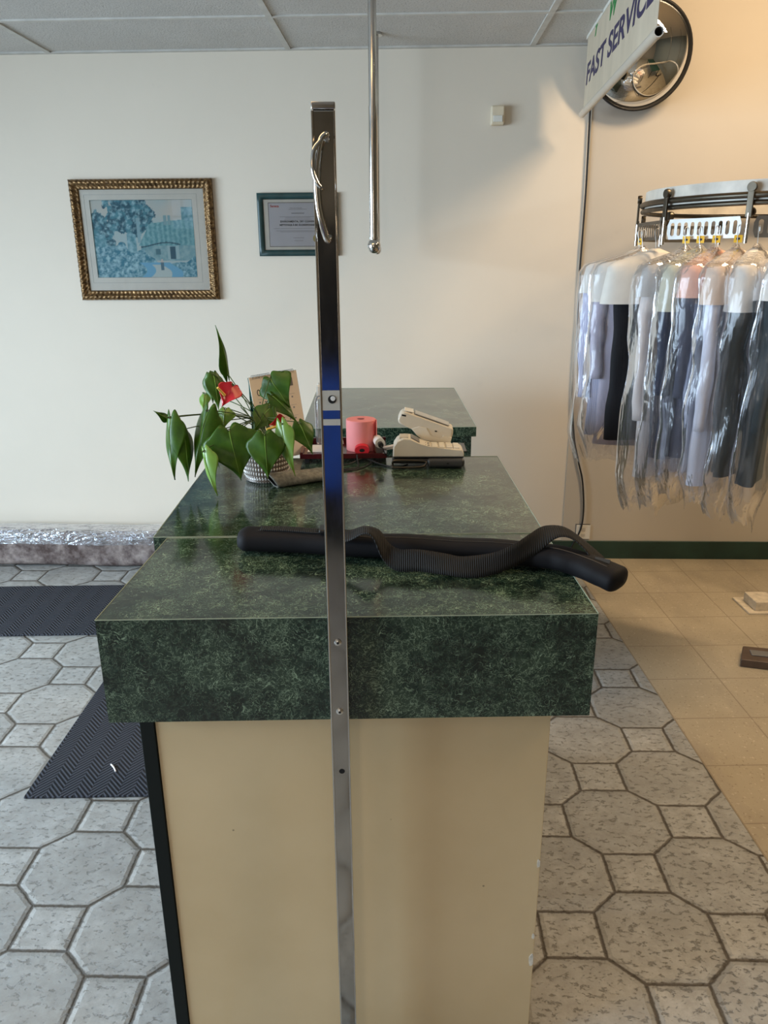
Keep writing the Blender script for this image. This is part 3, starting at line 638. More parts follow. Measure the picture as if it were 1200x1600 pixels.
def slotted_plate(p0, p1, z0, z1, mat, name='slotted_plate', n=10):
    a = Vector((p0[0], p0[1])); b = Vector((p1[0], p1[1])); L = (b - a).length; d = (b - a).normalized(); th = math.atan2(d.y, d.x); H = z1 - z0
    bm = bmesh.new(); s = L / (n + .6); sw = s * .27; x0 = (L - s * (n - 1)) / 2; zc = .5 * H; sh = H * .22
    xs = [0]
    outline_v = {}
    def V(x, z): 
        key = (round(x, 5), round(z, 5))
        if key not in outline_v: outline_v[key] = bm.verts.new((x, 0, z))
        return outline_v[key]
    # cells with a capsule hole
    for k in range(n):
        c = x0 + s * k; l = c - s / 2; r = c + s / 2; m = 8; hp = []
        for i in range(m + 1): an = PI * i / m; hp.append((c + sw * math.cos(an), zc + sh + sw * math.sin(an)))
        for i in range(m + 1): an = PI + PI * i / m; hp.append((c + sw * math.cos(an), zc - sh + sw * math.sin(an)))
        N = len(hp); outer = []
        for (x, z) in hp:
            dx, dz = x - c, z - zc
            if abs(dz) > sh: outer.append((c + dx / sw * s / 2, H if dz > 0 else 0))
            else: outer.append((r if dx > 0 else l, z))
        outer = [(min(max(x, l), r), z) for x, z in outer]
        outer[0] = (r, zc + sh); outer[m] = (l, zc + sh); outer[m + 1] = (l, zc - sh); outer[-1] = (r, zc - sh)
        for i in range(N):
            j = (i + 1) % N
            q = [V(*hp[i]), V(*hp[j]), V(*outer[j]), V(*outer[i])]
            q2 = []
            for v in q:
                if v not in q2: q2.append(v)
            if len(q2) > 2:
                try: bm.faces.new(q2)
                except ValueError: pass
        for xx in (l, r):
            pass
        for (ca, cb) in (((r, H), 1), ((l, H), m), ((l, 0), m + 2), ((r, 0), N - 2)):
            pass
        # corner fills
        try:
            bm.faces.new([V(r, H), V(*outer[1]), V(*outer[0])] if V(r, H) != V(*outer[1]) else [V(r, H), V(*outer[0]), V(*outer[1])])
        except ValueError: pass
        for cr, e1, e2 in (((l, H), m - 1, m), ((l, 0), m + 1, m + 2), ((r, 0), N - 2, N - 1)):
            vv = [V(*cr), V(*outer[e1]), V(*outer[e2])]
            if len(set(vv)) == 3:
                try: bm.faces.new(vv)
                except ValueError: pass
    l0 = x0 - s / 2; r0 = x0 + s * (n - .5)
    for q in ([(0, H * .3), (l0, 0), (l0, H), (0, H * .7)], [(r0, 0), (L, H * .3), (L, H * .7), (r0, H)]):
        try: bm.faces.new([V(*p) for p in q])
        except ValueError: pass
    bmesh.ops.solidify(bm, geom=bm.faces[:], thickness=.0025)
    bm.transform(T(a.x, a.y, z0) @ Matrix.Rotation(th, 4, 'Z'))
    return fin(bm, name, mat, t)
def ringpt(deg, rad=R0): a = R(deg); return (rad * math.cos(a), rad * math.sin(a))
degs = [93, 127, 161, 195, 229, 263]
for d in degs:
    x, y = ringpt(d, R0 + .006); nx, ny = ringpt(d, 1)
    Mr = T(x, y, 0) @ Matrix.Rotation(R(d), 4, 'Z')
    tr = box('trolley', (.004, -.012, ZT - .075), (.014, .012, ZT + .030), STEEL, t, bev=.002, M=Mr)
    lathe('roller', [(0, -.010), (.017, -.010), (.019, -.004), (.019, .004), (.017, .010), (0, .010)], STEEL, tr, 20, Mr @ T(.006, 0, ZT + .034) @ Matrix.Rotation(PI / 2, 4, 'Y'))
    lathe('roller', [(0, -.010), (.017, -.010), (.019, 0), (.017, .010), (0, .010)], STEEL, tr, 20, Mr @ T(-.018, 0, ZT - .055) @ Matrix.Rotation(PI / 2, 4, 'Y'))
    tube('hanger_rod', [(x + nx * .008, y + ny * .008, ZT - .06), (x + nx * .008, y + ny * .008, 1.825)], .0075, CHROME, tr, 10)
DPL = plain('dull_grey_plate', (.20, .18, .15), .5, .3)
for a, b in zip(degs, degs[1:]):
    pa = ringpt(a + 2, R0 + .012); pb = ringpt(b - 2, R0 + .012); front = a == 195
    slotted_plate(pa, pb, 1.845, 1.925, GALV if front else DPL)
for sx_, sy_ in ((1.2, .64), (1.2, -.64), (1.9, 0)): tube('ceiling_support', [(sx_, sy_, ZT + .02), (sx_, sy_, HZ)], .012, STEEL, t, 8)
# floor post foot (post stands just outside the picture)
tube('floor_post', [(.235, .06, .0), (.235, .06, ZT)], .02, STEEL, t, 12)
box('drive_bracket', (.10, .03, ZT - .02), (.30, .09, ZT + .04), STEEL, t)
FOOTM = plain('worn_cream_metal', (.62, .54, .42), .5, var=.2, scale=30)
ft = box('floor_foot', (.055, -.06, .001), (.30, .14, .012), FOOTM, t, bev=.002)
box('foot_cover', (.095, -.035, .012), (.29, .10, .062), FOOTM, ft, bev=.004)

# ------------------------------------------------------------------ bagged garments
BAG = film('clear_garment_film', .15, (.86, .88, .93), .42, 4.2, -.13, (1, 1, .3))
def nz(x, y, z, s=0): return noise.noise(Vector((x, y, z + s * 17.3)))
def lerp_tab(tab, x):
    for (a, *va), (b, *vb) in zip(tab, tab[1:]):
        if x <= b: k = (x - a) / (b - a) if b > a else 0; return [p + (q - p) * k for p, q in zip(va, vb)]
    return list(tab[-1][1:])
def shell(name, tab, mat, parent, seed, fold=.012, fk=22, nu=56, nv=60, mess=.0, ragged=0, ex=.8):
    # tab rows: v, z, half width, half thickness, x shift
    def fn(u, v):
        z, hw, ht, xs = lerp_tab(tab, v); a = 2 * PI * u; c, s = math.cos(a), math.sin(a)
        x = hw * math.copysign(abs(c) ** ex, c); y = ht * math.copysign(abs(s) ** ex, s)
        rp = min(1, max(0, (v - .12) / .3)); ph = nz(v * 2.0, seed, 0) * 3
        y += fold * rp * math.sin(fk * x + ph + seed) * (.6 + .6 * nz(x * 5, v * 3, seed)) 
        x += fold * .8 * rp * nz(y * 9, v * 5, seed + 3) 
        if mess:
            x += mess * nz(x * 9, y * 9 + v * 4, seed + 5) * (.3 + v); y += mess * nz(x * 8 + 3, v * 7, seed + 8) * (.3 + v)
        if ragged: z += ragged * (nz(c * 2.2, s * 2.2, seed + 9) + .5 * nz(c * 7, s * 7, seed)) * max(0, (v - .75) / .25) * 1.6
        return (x + xs, y, z)
    return grid(name, nu, nv, fn, mat, parent, wrap=True)
def garment(name, label, cat, deg, length, mat, cape, bag_len, seed, slv=.55, hw=.205, thick=.035, tagc=True, sleeve_mat=None, bag_hw=.24, tilt=0, rad=R0 + .012, gname='garment_body', cape_z=.15):
    x, y = ringpt(deg, rad); zh = 1.868
    o = thing(name, label, cat, (cx + x, cy + y, zh), R(deg + tilt), 'garments hanging in clear bags on the conveyor')
    bag_hw = hw + .058
    # hanger
    hg = tube('hanger', [(-.010, 0, .0), (-.008, 0, .018), (.004, 0, .024), (.012, 0, .012), (.006, 0, -.015), (0, 0, -.05), (0, 0, -.085)], .0016, GALV, o, 8, sm=6)
    tube('hanger_wire', [(0, 0, -.085), (hw * .9, 0, -.150), (hw * .93, 0, -.158), (-hw * .93, 0, -.158), (-hw * .9, 0, -.150), (0, 0, -.085)], .0018, GALV, hg, 6)
    L = -length
    shell(gname, [(0, -.088, .045, .022, 0), (.05, -.105, .10, thick * .8, 0), (.09, -.135, hw * .93, thick, 0), (.14, -.17, hw, thick * 1.1, 0), (.35, -.17 + (L + .17) * .3, hw * .88, thick * 1.1, 0), (.7, -.17 + (L + .17) * .68, hw * .86, thick * 1.15, 0), (1, L, hw * .9, thick * 1.25, 0)], mat, o, seed)
    if slv:
        for s in (1, -1):
            sm_ = sleeve_mat or mat
            pts = [(s * hw * .80, 0, -.16), (s * hw * .93, .004, -.21), (s * hw * 1.0, .008, -.32), (s * (hw * 1.04 + .02 * nz(seed, 1, 2)), .02, -.42), (s * hw * .97, .012, -.14 - slv)]
            bm = bmesh.new(); add_tube(bm, smooth_path(pts, 9), lambda q: .042 - .012 * q, 18)
            for v in bm.verts: v.co.y = v.co.y * .75 + .008 * nz(v.co.x * 14, v.co.z * 9, seed); v.co.x += .012 * nz(v.co.y * 20, v.co.z * 11, seed + 2)
            fin(bm, 'sleeve', sm_, o, smooth=True)
    if cape:
        cape_z += (.02, -.03, .0, .015, -.025)[seed % 5]
        shell('paper_cape', [(0, -.058, .018, .012, 0), (.2, -.074, .06, .035, 0), (.6, -.115, hw * 1.0, thick * 1.5, 0), (.7, -.135, hw * 1.13, thick * 1.7, 0), (1, -.14 - cape_z + .02 + .03 * nz(seed * 1.7, 2, 5), hw * 1.2 + .012, thick * 2.0, 0)], cape, o, seed + 1, .004, 9, nv=20)
    if tagc:
        tg = box('ticket', (-.016, -.0006, -.040), (.014, .0006, -.012), TAG, o, M=Matrix.Rotation(R(-70), 4, 'Z'))
        box('ticket_print', (-.008, -.0011, -.030), (.006, -.0007, -.022), INK, tg, M=Matrix.Rotation(R(-70), 4, 'Z')); box('ticket_print', (-.008, .0007, -.030), (.006, .0011, -.022), INK, tg, M=Matrix.Rotation(R(-70), 4, 'Z'))
    if bag_len:
        shell('plastic_bag', [(0, -.045, .012, .010, 0), (.04, -.066, .035, .026, 0), (.10, -.118, bag_hw * .90, thick * 1.7, 0), (.15, -.16, bag_hw, thick * 2.0, 0), (.5, -.5, bag_hw * .98, thick * 2.0, 0), (.85, -bag_len * .87, bag_hw * 1.02, thick * 2.1, 0), (1, -bag_len, bag_hw * .80, thick * 1.3, 0)], BAG, o, seed + 2, .012, 26, 84, 84, .022, .035, .55)
    return o
TAG = plain('yellow_ticket', (.85, .50, .03), .6, var=.05)
CAPEW = plain('white_paper_cape', (.70, .66, .60), .75, var=.05); CAPEG = plain('sage_paper_cape', (.52, .50, .38), .75, var=.06); CAPEP = plain('pink_paper_cape', (.74, .42, .32), .75, var=.06); CAPEGR = plain('grey_paper_cape', (.42, .40, .38), .75, var=.06)
CAPEB = plain('blush_paper_cape', (.66, .52, .42), .75, var=.06)
F_W = fabric('white_shirt_cotton', (.70, .72, .84)); F_W2 = fabric('striped_shirt_cotton', (.60, .60, .74), stripe=(.20, .24, .5), stripe_n=38); F_L = fabric('lilac_shirt_cotton', (.50, .46, .56))
F_P = fabric('cream_linen', (.74, .68, .66)); F_BK = fabric('black_wool', (.012, .012, .015)); F_NV = fabric('navy_wool', (.012, .020, .050)); F_GB = fabric('slate_wool', (.06, .065, .10)); F_GY = fabric('grey_cotton', (.36, .35, .40))
F_OL = fabric('dark_olive_cloth', (.018, .022, .016)); F_TL = fabric('dark_teal_cloth', (.012, .026, .032)); F_PK = fabric('pink_shirt_cotton', (.72, .52, .54))
garment('bagged_shirt', 'pale blue white shirt in film, the leftmost garment on the conveyor', 'shirt', 174, .93, F_W2, CAPEW, 1.06, 1, .60)
garment('bagged_shirt', 'lilac grey shirt in film directly behind the leftmost white cape', 'shirt', 179, .96, F_L, CAPEW, 1.0, 2, .50, tagc=False, hw=.17, bag_hw=.19)
garment('bagged_trousers', 'black folded garment with no sleeves hanging under the leftmost white cape', 'trousers', 191, .90, F_BK, CAPEW, 0, 3, 0, hw=.19, tagc=False)
garment('bagged_shirt', 'long cream shirt in film with a grey cape, fourth from the left', 'shirt', 207, 1.02, F_P, CAPEGR, 1.16, 4, .62, hw=.19, bag_hw=.22)
garment('bagged_jacket', 'navy jacket in film under a sage green paper cape', 'jacket', 213, .92, F_NV, CAPEG, 1.14, 5, .5, hw=.17, bag_hw=.20)
garment('bagged_jacket', 'slate blue jacket in film under a pink paper cape', 'jacket', 219, .90, F_GB, CAPEP, 1.06, 6, .5, hw=.165, bag_hw=.19)
garment('bagged_shirt', 'bright white shirt in crumpled film under a blush cape right of the pink cape', 'shirt', 226.5, 1.0, F_W, CAPEB, 1.06, 7, .62, hw=.19, bag_hw=.215)
garment('bagged_trousers', 'dark olive garment in film between the white shirt and the right picture edge', 'trousers', 233, .95, F_OL, CAPEW, 1.1, 8, 0, hw=.17, tagc=False, bag_hw=.2)
garment('bagged_coat', 'dark teal coat in film at the right picture edge', 'coat', 241, .97, F_TL, CAPEW, 1.12, 9, .6, hw=.19, tagc=False, bag_hw=.21)

# ------------------------------------------------------------------ floor things
MATM = herring_mat()
m1 = box('floor_mat', (-1.6, -.30, 0.0), (1.0, .30, .009), MATM, None, bev=.003); m1.location = (-2.35, 3.765, .0015)
tag(m1, 'dark grey ribbed mat lying across the tiles near the wrapped carpet', 'mat')
m2 = prism('floor_mat', [(-1.224, 2.241), (-.30, 2.241), (-.30, 3.30), (-1.19, 3.30)], .0, .009, MATM, None, bev=.003)
m2.data.transform(T(.75, -2.75, 0)); m2.location = (-.75, 2.75, .0015)
tag(m2, 'black herringbone mat beside the left side of the counter', 'mat')
tag(tube('paper_scrap', [(-.975, 2.412, .0125), (-.966, 2.400, .0155), (-.958, 2.392, .013), (-.945, 2.370, .0125)], .003, PAPER, None, 6, sm=4), 'tiny white paper scrap lying on the herringbone mat', 'scrap')
# carpet roll wrapped in film, lying along the wall
def carpet_mat():
    g = NT('patterned_carpet_back'); co = g.co(); v = g.vor(g.mapping(co, (1, 1, 1)), 14, 'SMOOTH_F1'); f, _ = g.noise(co, 10, 6, .7); f2, _ = g.noise(co, 200, 2)
    c = g.ramp(f, [(.38, (.085, .06, .055)), (.52, (.20, .16, .15)), (.68, (.38, .32, .29))]); c = g.mix(g.ramp(v, [(.1, .5), (.3, 0.)]), c, (.40, .34, .33))
    return g.bsdf(c, .9, 0, g.bump(f2, .5, .004), .2)
t = thing('wrapped_carpet_roll', 'rolled carpet wrapped in clear film lying along the back wall', 'carpet roll', (-2.35, 4.455, 0), WROT)
def rollfn(off, s0=0, s1=1, mess=0):
    def fn(u, v):
        x = -1.1 + 2.2 * u; a = (s0 + (s1 - s0) * v) * 2 * PI; c, s = math.cos(a), math.sin(a)
        y = (.082 + off) * math.copysign(abs(c) ** .55, c); z = .122 + (.118 + off) * math.copysign(abs(s) ** .55, s) + .008 * nz(x * 2, 0, 0)
        y += .006 * nz(x * 3, a, 1)
        if mess: k = mess * nz(x * 3.5 + a * 2, a * 3 + x * 1.5, 4) + mess * .5 * nz(x * 16, a * 7, 5); y += k * c; z += k * s
        return (x, y, max(.001, z))
    return fn
grid('carpet', 60, 40, rollfn(0), carpet_mat(), t)
bm = bmesh.new()
for x in (-1.1, 1.1):
    vs = [bm.verts.new(Vector(rollfn(0)((x + 1.1) / 2.2, k / 40))) for k in range(40)]; bm.faces.new(vs)
fin(bm, 'carpet_end', carpet_mat(), t)
FILM2 = film('stretch_wrap_film', .30, (.80, .80, .86), 1.0, 4.5, .8, (.7, 1.2, 3.0))
grid('plastic_wrap', 260, 44, rollfn(.005, .0, .485, .006), FILM2, t)
t = thing('added_mirror_table', 'unseen dark green table, added in the back room for the convex mirror to reflect', 'table', (3.2, .9, 0))  # unseen table, added to put dark green into the mirror's reflection
box('table_top', (-.5, -1.3, .86), (.5, 1.3, .90), DGREEN, t, bev=.004)
for x in (-.44, .44):
    for y in (-1.2, 1.2): box('leg', (x - .03, y - .03, 0), (x + .03, y + .03, .86), STEEL, t)
# foot pedal on the vinyl
t = thing('foot_pedal', 'brown rectangular pedal lying on the vinyl floor at the right edge', 'pedal', (1.76, 3.10, .0), R(-14))
PED = plain('brown_rubber', (.085, .055, .040), .5, var=.2)
prism('base', [(-.085, -.055), (.32, -.075), (.32, .085), (-.05, .085)], .001, .040, PED, t, bev=.006)
box('grip_strip', (-.03, -.010, .040), (.30, .040, .045), GREYP, t, bev=.002)

desk_from = set(C.objects)
# ------------------------------------------------------------------ neoprene bag on the near counter
NEO = NT('black_neoprene'); f, _ = NEO.noise(NEO.co(), 350, 2); NEO = NEO.bsdf((.006, .006, .008), .7, 0, NEO.bump(f, .15, .001), .22)
WEB = NT('black_webbing'); wv = WEB.n('TexWave', bands_direction='X'); wv.inputs['Scale'].default_value = 70; WEB.put(wv.inputs[0], WEB.co()); WEB = WEB.bsdf(WEB.ramp(wv.outputs['Fac'], [(0., (.004, .004, .004)), (1., (.018, .017, .017))]), .7, 0, WEB.bump(wv.outputs['Fac'], .5, .003), .25)
t = thing('carrying_case', 'long black neoprene tube case with shoulder strap lying across the counter', 'case', (.1, 1.80, 1.06))
cp_ = [(-.352, 1.873, 1.094), (-.234, 1.862, 1.092), (-.069, 1.832, 1.091), (.092, 1.806, 1.091), (.247, 1.776, 1.091), (.40, 1.738, 1.092), (.470, 1.700, 1.091), (.520, 1.655, 1.085), (.572, 1.605, 1.076)]
cp_ = [(x - .1, y - 1.80, z - 1.06) for x, y, z in cp_]
P = smooth_path(cp_, 8); n = len(P)
def casefn(u, v):
    i = min(v * (n - 1), n - 1.001); k = int(i); p = P[k].lerp(P[k + 1], i - k); tg = (P[k + 1] - P[k]).normalized(); up = Vector((0, 0, 1)); s = tg.cross(up).normalized(); up2 = s.cross(tg)
    a = 2 * PI * u; e = min(v, 1 - v) / .035; cap = math.sqrt(max(0, 1 - (1 - min(1, e)) ** 2)) if e < 1 else 1
    w_ = .036 + .009 * max(0, 1 - v * 6) + .010 * max(0, v * 5 - 4); h_ = .0285 + .003 * max(0, 1 - v * 6)
    w_ += .003 * nz(v * 14, math.cos(a), 1); h_ += .003 * nz(v * 12, math.sin(a), 2)
    return tuple(p + s * w_ * cap * math.copysign(abs(math.cos(a)) ** .85, math.cos(a)) + up2 * h_ * max(cap, .02) * math.copysign(abs(math.sin(a)) ** .85, math.sin(a)))
body = grid('case_body', 32, 130, casefn, NEO, t, wrap=True)
def ribbon(name, pts, wd, mat, parent, wdirs, th=.0022, sm=10):
    Q = smooth_path(pts, sm); W = smooth_path(wdirs, sm); m = len(Q)
    def fn(u, v): i = min(int(round(v * (m - 1))), m - 1); return tuple(Q[i] + W[i].normalized() * wd * (u - .5))
    return grid(name, 4, m - 1, fn, mat, parent, solid=th)
o_ = Vector((.1, 1.80, 1.06)); sub = lambda L: [tuple(Vector(p) - o_) for p in L]
ribbon('shoulder_strap', sub([(-.105, 1.815, 1.124), (-.060, 1.79, 1.128), (-.020, 1.775, 1.148), (.008, 1.765, 1.140), (.030, 1.745, 1.105), (.060, 1.725, 1.088), (.110, 1.715, 1.090), (.170, 1.700, 1.086), (.220, 1.690, 1.082), (.280, 1.690, 1.088), (.335, 1.700, 1.105), (.385, 1.72, 1.128), (.428, 1.735, 1.150), (.468, 1.735, 1.150), (.505, 1.71, 1.128), (.535, 1.67, 1.098)]), .054, WEB, t,
       [(0, 1, .3), (.1, 1, .2), (0, 1, 0), (.2, .9, .1), (.2, .8, .7), (.1, .5, 1), (-.1, .5, 1), (.1, .7, .8), (-.2, .7, .8), (.1, .5, 1), (0, .3, 1), (-.1, .5, .8), (-.1, .9, .3), (.1, 1, .1), (.3, 1, 0), (.6, .8, .1)])
ribbon('shoulder_strap', sub([(-.29, 1.868, 1.123), (-.22, 1.860, 1.123), (-.15, 1.846, 1.122), (-.09, 1.836, 1.122)]), .032, WEB, t, [(0, 1, 0)] * 4)
bk_ = box('buckle', (-.235, .020, .0625), (-.180, .062, .073), BLACK, t, bev=.003)
for x in (-.222, -.198): box('buckle_prong', (x, .022, .073), (x + .010, .060, .077), GREYP, bk_, bev=.001)
tube('zipper', [casefn(.20, k / 30) for k in range(2, 29)], .0016, BLACK, t, 6)
lb = box('label_patch', (-.018, -.001, -.009), (.018, .001, .009), plain('grey_brown_label', (.028, .022, .015), .7), t, M=T(.43, -.158, .050) @ Matrix.Rotation(R(-35), 4, 'Z') @ Matrix.Rotation(R(-30), 4, 'X'))

# ------------------------------------------------------------------ anthurium
LEAF = NT('anthurium_leaf'); co = LEAF.co(); f, _ = LEAF.noise(co, 30, 4); LEAF = LEAF.bsdf(LEAF.ramp(f, [(.3, (.020, .062, .004)), (.7, (.045, .112, .007))]), .36, 0, LEAF.bump(f, .2, .003), .3, Transmission_Weight=0.0)
LEAFL = plain('young_anthurium_leaf', (.13, .25, .035), .32, var=.2, scale=20); STEM = plain('green_stem', (.06, .10, .025), .5)
SPA = plain('red_spathe', (.42, .012, .022), .22, var=.15); SPX = plain('yellow_spadix', (.80, .55, .12), .5)
px_, py_ = -.362, 2.56
t = thing('potted_anthurium', 'potted anthurium with heart shaped leaves and two red flowers', 'potted plant', (px_, py_, 1.06))
def potfn(a, z): return 0.0
NA = 132
POTM = NT('studded_silver_ceramic'); fp, _ = POTM.noise(POTM.co(), 40, 3); 
sp_ = POTM.n('SeparateXYZ'); POTM.put(sp_.inputs[0], POTM.co()); aa = POTM.m_('MULTIPLY', POTM.m_('ARCTAN2', sp_.outputs[1], sp_.outputs[0]), 24.0)
vv = POTM.m_('MULTIPLY', POTM.m_('SUBTRACT', sp_.outputs[2], .0018), 30 / .132)
pr = POTM.m_('MULTIPLY', POTM.m_('SINE', POTM.m_('ADD', aa, vv)), POTM.m_('SINE', POTM.m_('SUBTRACT', aa, vv)))
POTM = POTM.bsdf(POTM.ramp(pr, [(.12, (.13, .10, .08)), (.3, (.66, .63, .59))]), .38, .1, None, .5)
def studs(u, v):
    a = 2 * PI * u; z = .002 + .150 * v; r = .072 + .016 * v
    r += -.004 * max(0, 1 - v / .12) if v < .12 else 0
    if .12 < v < .95: r += .0042 * max(0, math.sin(a * 24 + (v * 30)) * math.sin(a * 24 - (v * 30)))
    return (r * math.cos(a), r * math.sin(a), z)
grid('pot', 360, 90, studs, POTM, t, wrap=True)
lathe('pot_base', [(0, .001), (.068, .001), (.074, .006), (.073, .018), (.060, .018)], POTM, t, 48)
lathe('rim', [(.087, .150), (.091, .152), (.091, .157), (.084, .157), (.083, .14)], WHITEP, t, 48)
lathe('soil', [(0, .142), (.04, .145), (.083, .140)], plain('dark_soil', (.03, .02, .012), .95, bump=.8, scale=60), t, 32)
HW = [(0, .56), (.05, .80), (.12, .97), (.22, 1.02), (.36, .90), (.52, .64), (.66, .38), (.78, .20), (.88, .09), (.95, .03), (1, .0)]
def leaf(B, Tp, wd, mat, yaw=0, fold=.2, curl=.1, name='leaf', stem=True, lobe=.15, anchor=None):
    o0 = Vector((px_, py_, 1.06)); B = Vector(B) - o0; Tp = Vector(Tp) - o0; ax = Tp - B; L = ax.length; d = ax.normalized()
    nrm = Vector((0, -1, .25)); nrm = (nrm - d * nrm.dot(d)).normalized(); nrm = Matrix.Rotation(yaw, 3, d) @ nrm; s = d.cross(nrm)
    def fn(u, v):
        q = u * 2 - 1; hw = lerp_tab(HW, v)[0] * wd * (.58 if name == 'leaf' else .5); lb_ = lobe * math.sin(PI * min(1, abs(q) * 1.15)) ** .8 * (1 - v) ** 4 if v < .8 else 0
        al = (v - lb_) * L; p = B + d * al + s * q * hw
        p += nrm * (-fold * abs(q) ** 1.4 * hw + curl * L * math.sin(v * PI) * .6 - curl * L * v * v * .7 + .03 * wd * math.sin(v * 9 + q * 3) )
        return tuple(p)
    lf = grid(name, 16, 22, fn, mat, t, solid=.0007)
    rib = [Vector(fn(.5, k / 14)) + nrm * .0008 for k in range(14)]
    if name == 'leaf': tube('midrib', rib, lambda q: .0016 * (1 - q) + .0003, LEAFL, lf, 5)
    if stem:
        a = Vector(anchor) if anchor else Vector((random.uniform(-.03, .03), random.uniform(-.03, .03), .145)); mid = (a + B) / 2 + Vector((0, 0, .045 + .10 * max(0, abs(B.x) - .15)))
        tube('petiole', [a, a + Vector((B.x - a.x, B.y - a.y, 0)) * .12 + Vector((0, 0, .06)), mid + Vector((0, 0, -.01)), B - Vector((0, 0, -.006)), B], .0017, STEM, lf, 7, sm=6)
    return lf
LV = [(-0.482, 2.600, 1.411, -0.497, 2.570, 1.575, 0.040, LEAF, 1.0, .5), (-0.541, 2.600, 1.409, -0.533, 2.570, 1.320, 0.060, LEAF, .3, .3), (-0.518, 2.550, 1.416, -0.502, 2.520, 1.305, 0.055, LEAF, -.4, .3),
      (-0.573, 2.650, 1.336, -0.579, 2.620, 1.280, 0.036, LEAFL, .2, .3), (-0.637, 2.420, 1.300, -0.643, 2.390, 1.105, 0.082, LEAF, .6, .5), (-0.654, 2.450, 1.290, -0.688, 2.420, 1.326, 0.026, LEAF, .5, .3),
      (-0.603, 2.420, 1.258, -0.588, 2.390, 1.100, 0.068, LEAF, -.7, .5), (-0.520, 2.430, 1.318, -0.579, 2.400, 1.112, 0.085, LEAF, .4, .6), (-0.478, 2.500, 1.311, -0.486, 2.470, 1.250, 0.062, LEAFL, .2, .2),
      (-0.452, 2.400, 1.262, -0.419, 2.370, 1.106, 0.158, LEAF, -.1, .12), (-0.337, 2.380, 1.250, -0.331, 2.350, 1.116, 0.108, LEAF, .0, .15), (-0.285, 2.400, 1.280, -0.250, 2.370, 1.118, 0.064, LEAFL, .5, .2),
      (-0.238, 2.500, 1.262, -0.193, 2.470, 1.165, 0.070, LEAF, -.3, .25), (-0.340, 2.620, 1.395, -0.277, 2.590, 1.300, 0.118, LEAF, .3, .1), (-0.335, 2.600, 1.338, -0.246, 2.570, 1.252, 0.060, LEAF, -.6, .3),
      (-0.340, 2.550, 1.305, -0.396, 2.500, 1.232, 0.078, LEAF, .2, .1), (-0.525, 2.360, 1.205, -0.495, 2.330, 1.068, 0.062, LEAFL, .7, .5), (-0.518, 2.400, 1.207, -0.485, 2.370, 1.150, 0.030, LEAF, .0, .4),
      (-0.531, 2.450, 1.236, -0.548, 2.420, 1.198, 0.058, LEAF, .2, .2)]
for (bx, by, bz, tx, ty, tz, wd, m_, yw, fo) in LV:
    o0 = Vector((px_, py_, 1.06)); leaf((bx, by, bz), (tx, ty, tz), wd, m_, yw, fo, .08)
for B, Tq, S0, S1, yw in (((-.436, 2.44, 1.398), (-.472, 2.41, 1.338), (-.462, 2.425, 1.372), (-.478, 2.40, 1.400), .1), ((-.283, 2.44, 1.288), (-.325, 2.41, 1.278), (-.296, 2.425, 1.272), (-.333, 2.40, 1.266), -.3)):
    sp_ = leaf(B, Tq, .082 if yw > 0 else .048, SPA, yw, -.25, .05, 'flower', anchor=(.0, -.01, .15), lobe=.13)
    o0 = Vector((px_, py_, 1.06)); tube('spadix', [Vector(S0) - o0, (Vector(S0) + Vector(S1)) / 2 - o0, Vector(S1) - o0], lambda q: .0048 - .0015 * q, SPX, sp_, 10, sm=4)
for k in range(5): tube('petiole', [(random.uniform(-.02, .02), 0, .14), (.02 * (k - 2), -.04, .2), (-.1 + .035 * k, -.06, .24 + .02 * (k % 3))], .0018, STEM, t, 6, sm=6)

# ------------------------------------------------------------------ desk calendar
t = thing('desk_calendar', 'tent style desk calendar with spiral top behind the plant', 'calendar', (-.345, 2.87, 1.06), R(32)); t.rotation_euler = (0, R(-4), R(32))
CALP = plain('cream_calendar_page', (.82, .72, .60), .7, var=.03, bump=0); CALG = plain('green_calendar_board', (.008, .07, .055), .5)
tl = .11; hh = .315
pg = prism('front_page', [(-.096, .0), (.096, .0), (.096, hh), (-.096, hh)], -.0015, .0015, CALP, t, M=T(0, -.045, .004) @ Matrix.Rotation(R(90 - 8), 4, 'X'))
prism('back_board', [(-.096, .0), (.096, .0), (.096, hh), (-.096, hh)], -.0015, .0015, CALG, t, M=T(0, .045, .004) @ Matrix.Rotation(R(90 + 8), 4, 'X'))
prism('front_board', [(-.098, .0), (.098, .0), (.098, hh), (-.098, hh)], -.0015, .0015, CALG, t, M=T(0, -.0415, .004) @ Matrix.Rotation(R(90 - 8), 4, 'X'))
bm = bmesh.new()
for k in range(30):
    x = -.083 + k * .166 / 29
    if abs(x) < .012: continue
    add_tube(bm, [(x, .007 * math.cos(a) , .316 + .007 * math.sin(a)) for a in [2 * PI * q / 10 for q in range(10)]], .0007, 4, closed=True)
fin(bm, 'spiral', BLACK, t)
Mp = T(0, -.045, .004) @ Matrix.Rotation(R(90 - 8), 4, 'X')
text('printed_number', '04', .034, INK, pg, Mp @ T(-.060, .245, .0018), .0002, 'CENTER', .9)
box('printed_picture', (.045, .262, .0017), (.074, .292, .0021), GREYP, pg, M=Mp)
bm = bmesh.new()
for z in (.232, .19, .15, .11, .07): add_box(bm, (-.075, z, .0016), (.075, z + .0008, .0019))
bm.transform(Mp); fin(bm, 'printed_line', GREYI, pg)
bm = bmesh.new()
for r_ in range(5):
    for c_ in range(7): add_box(bm, (-.072 + c_ * .022, .218 - r_ * .04, .0016), (-.066 + c_ * .022, .224 - r_ * .04, .0019))
bm.transform(Mp); fin(bm, 'printed_dates', GREYI, pg)

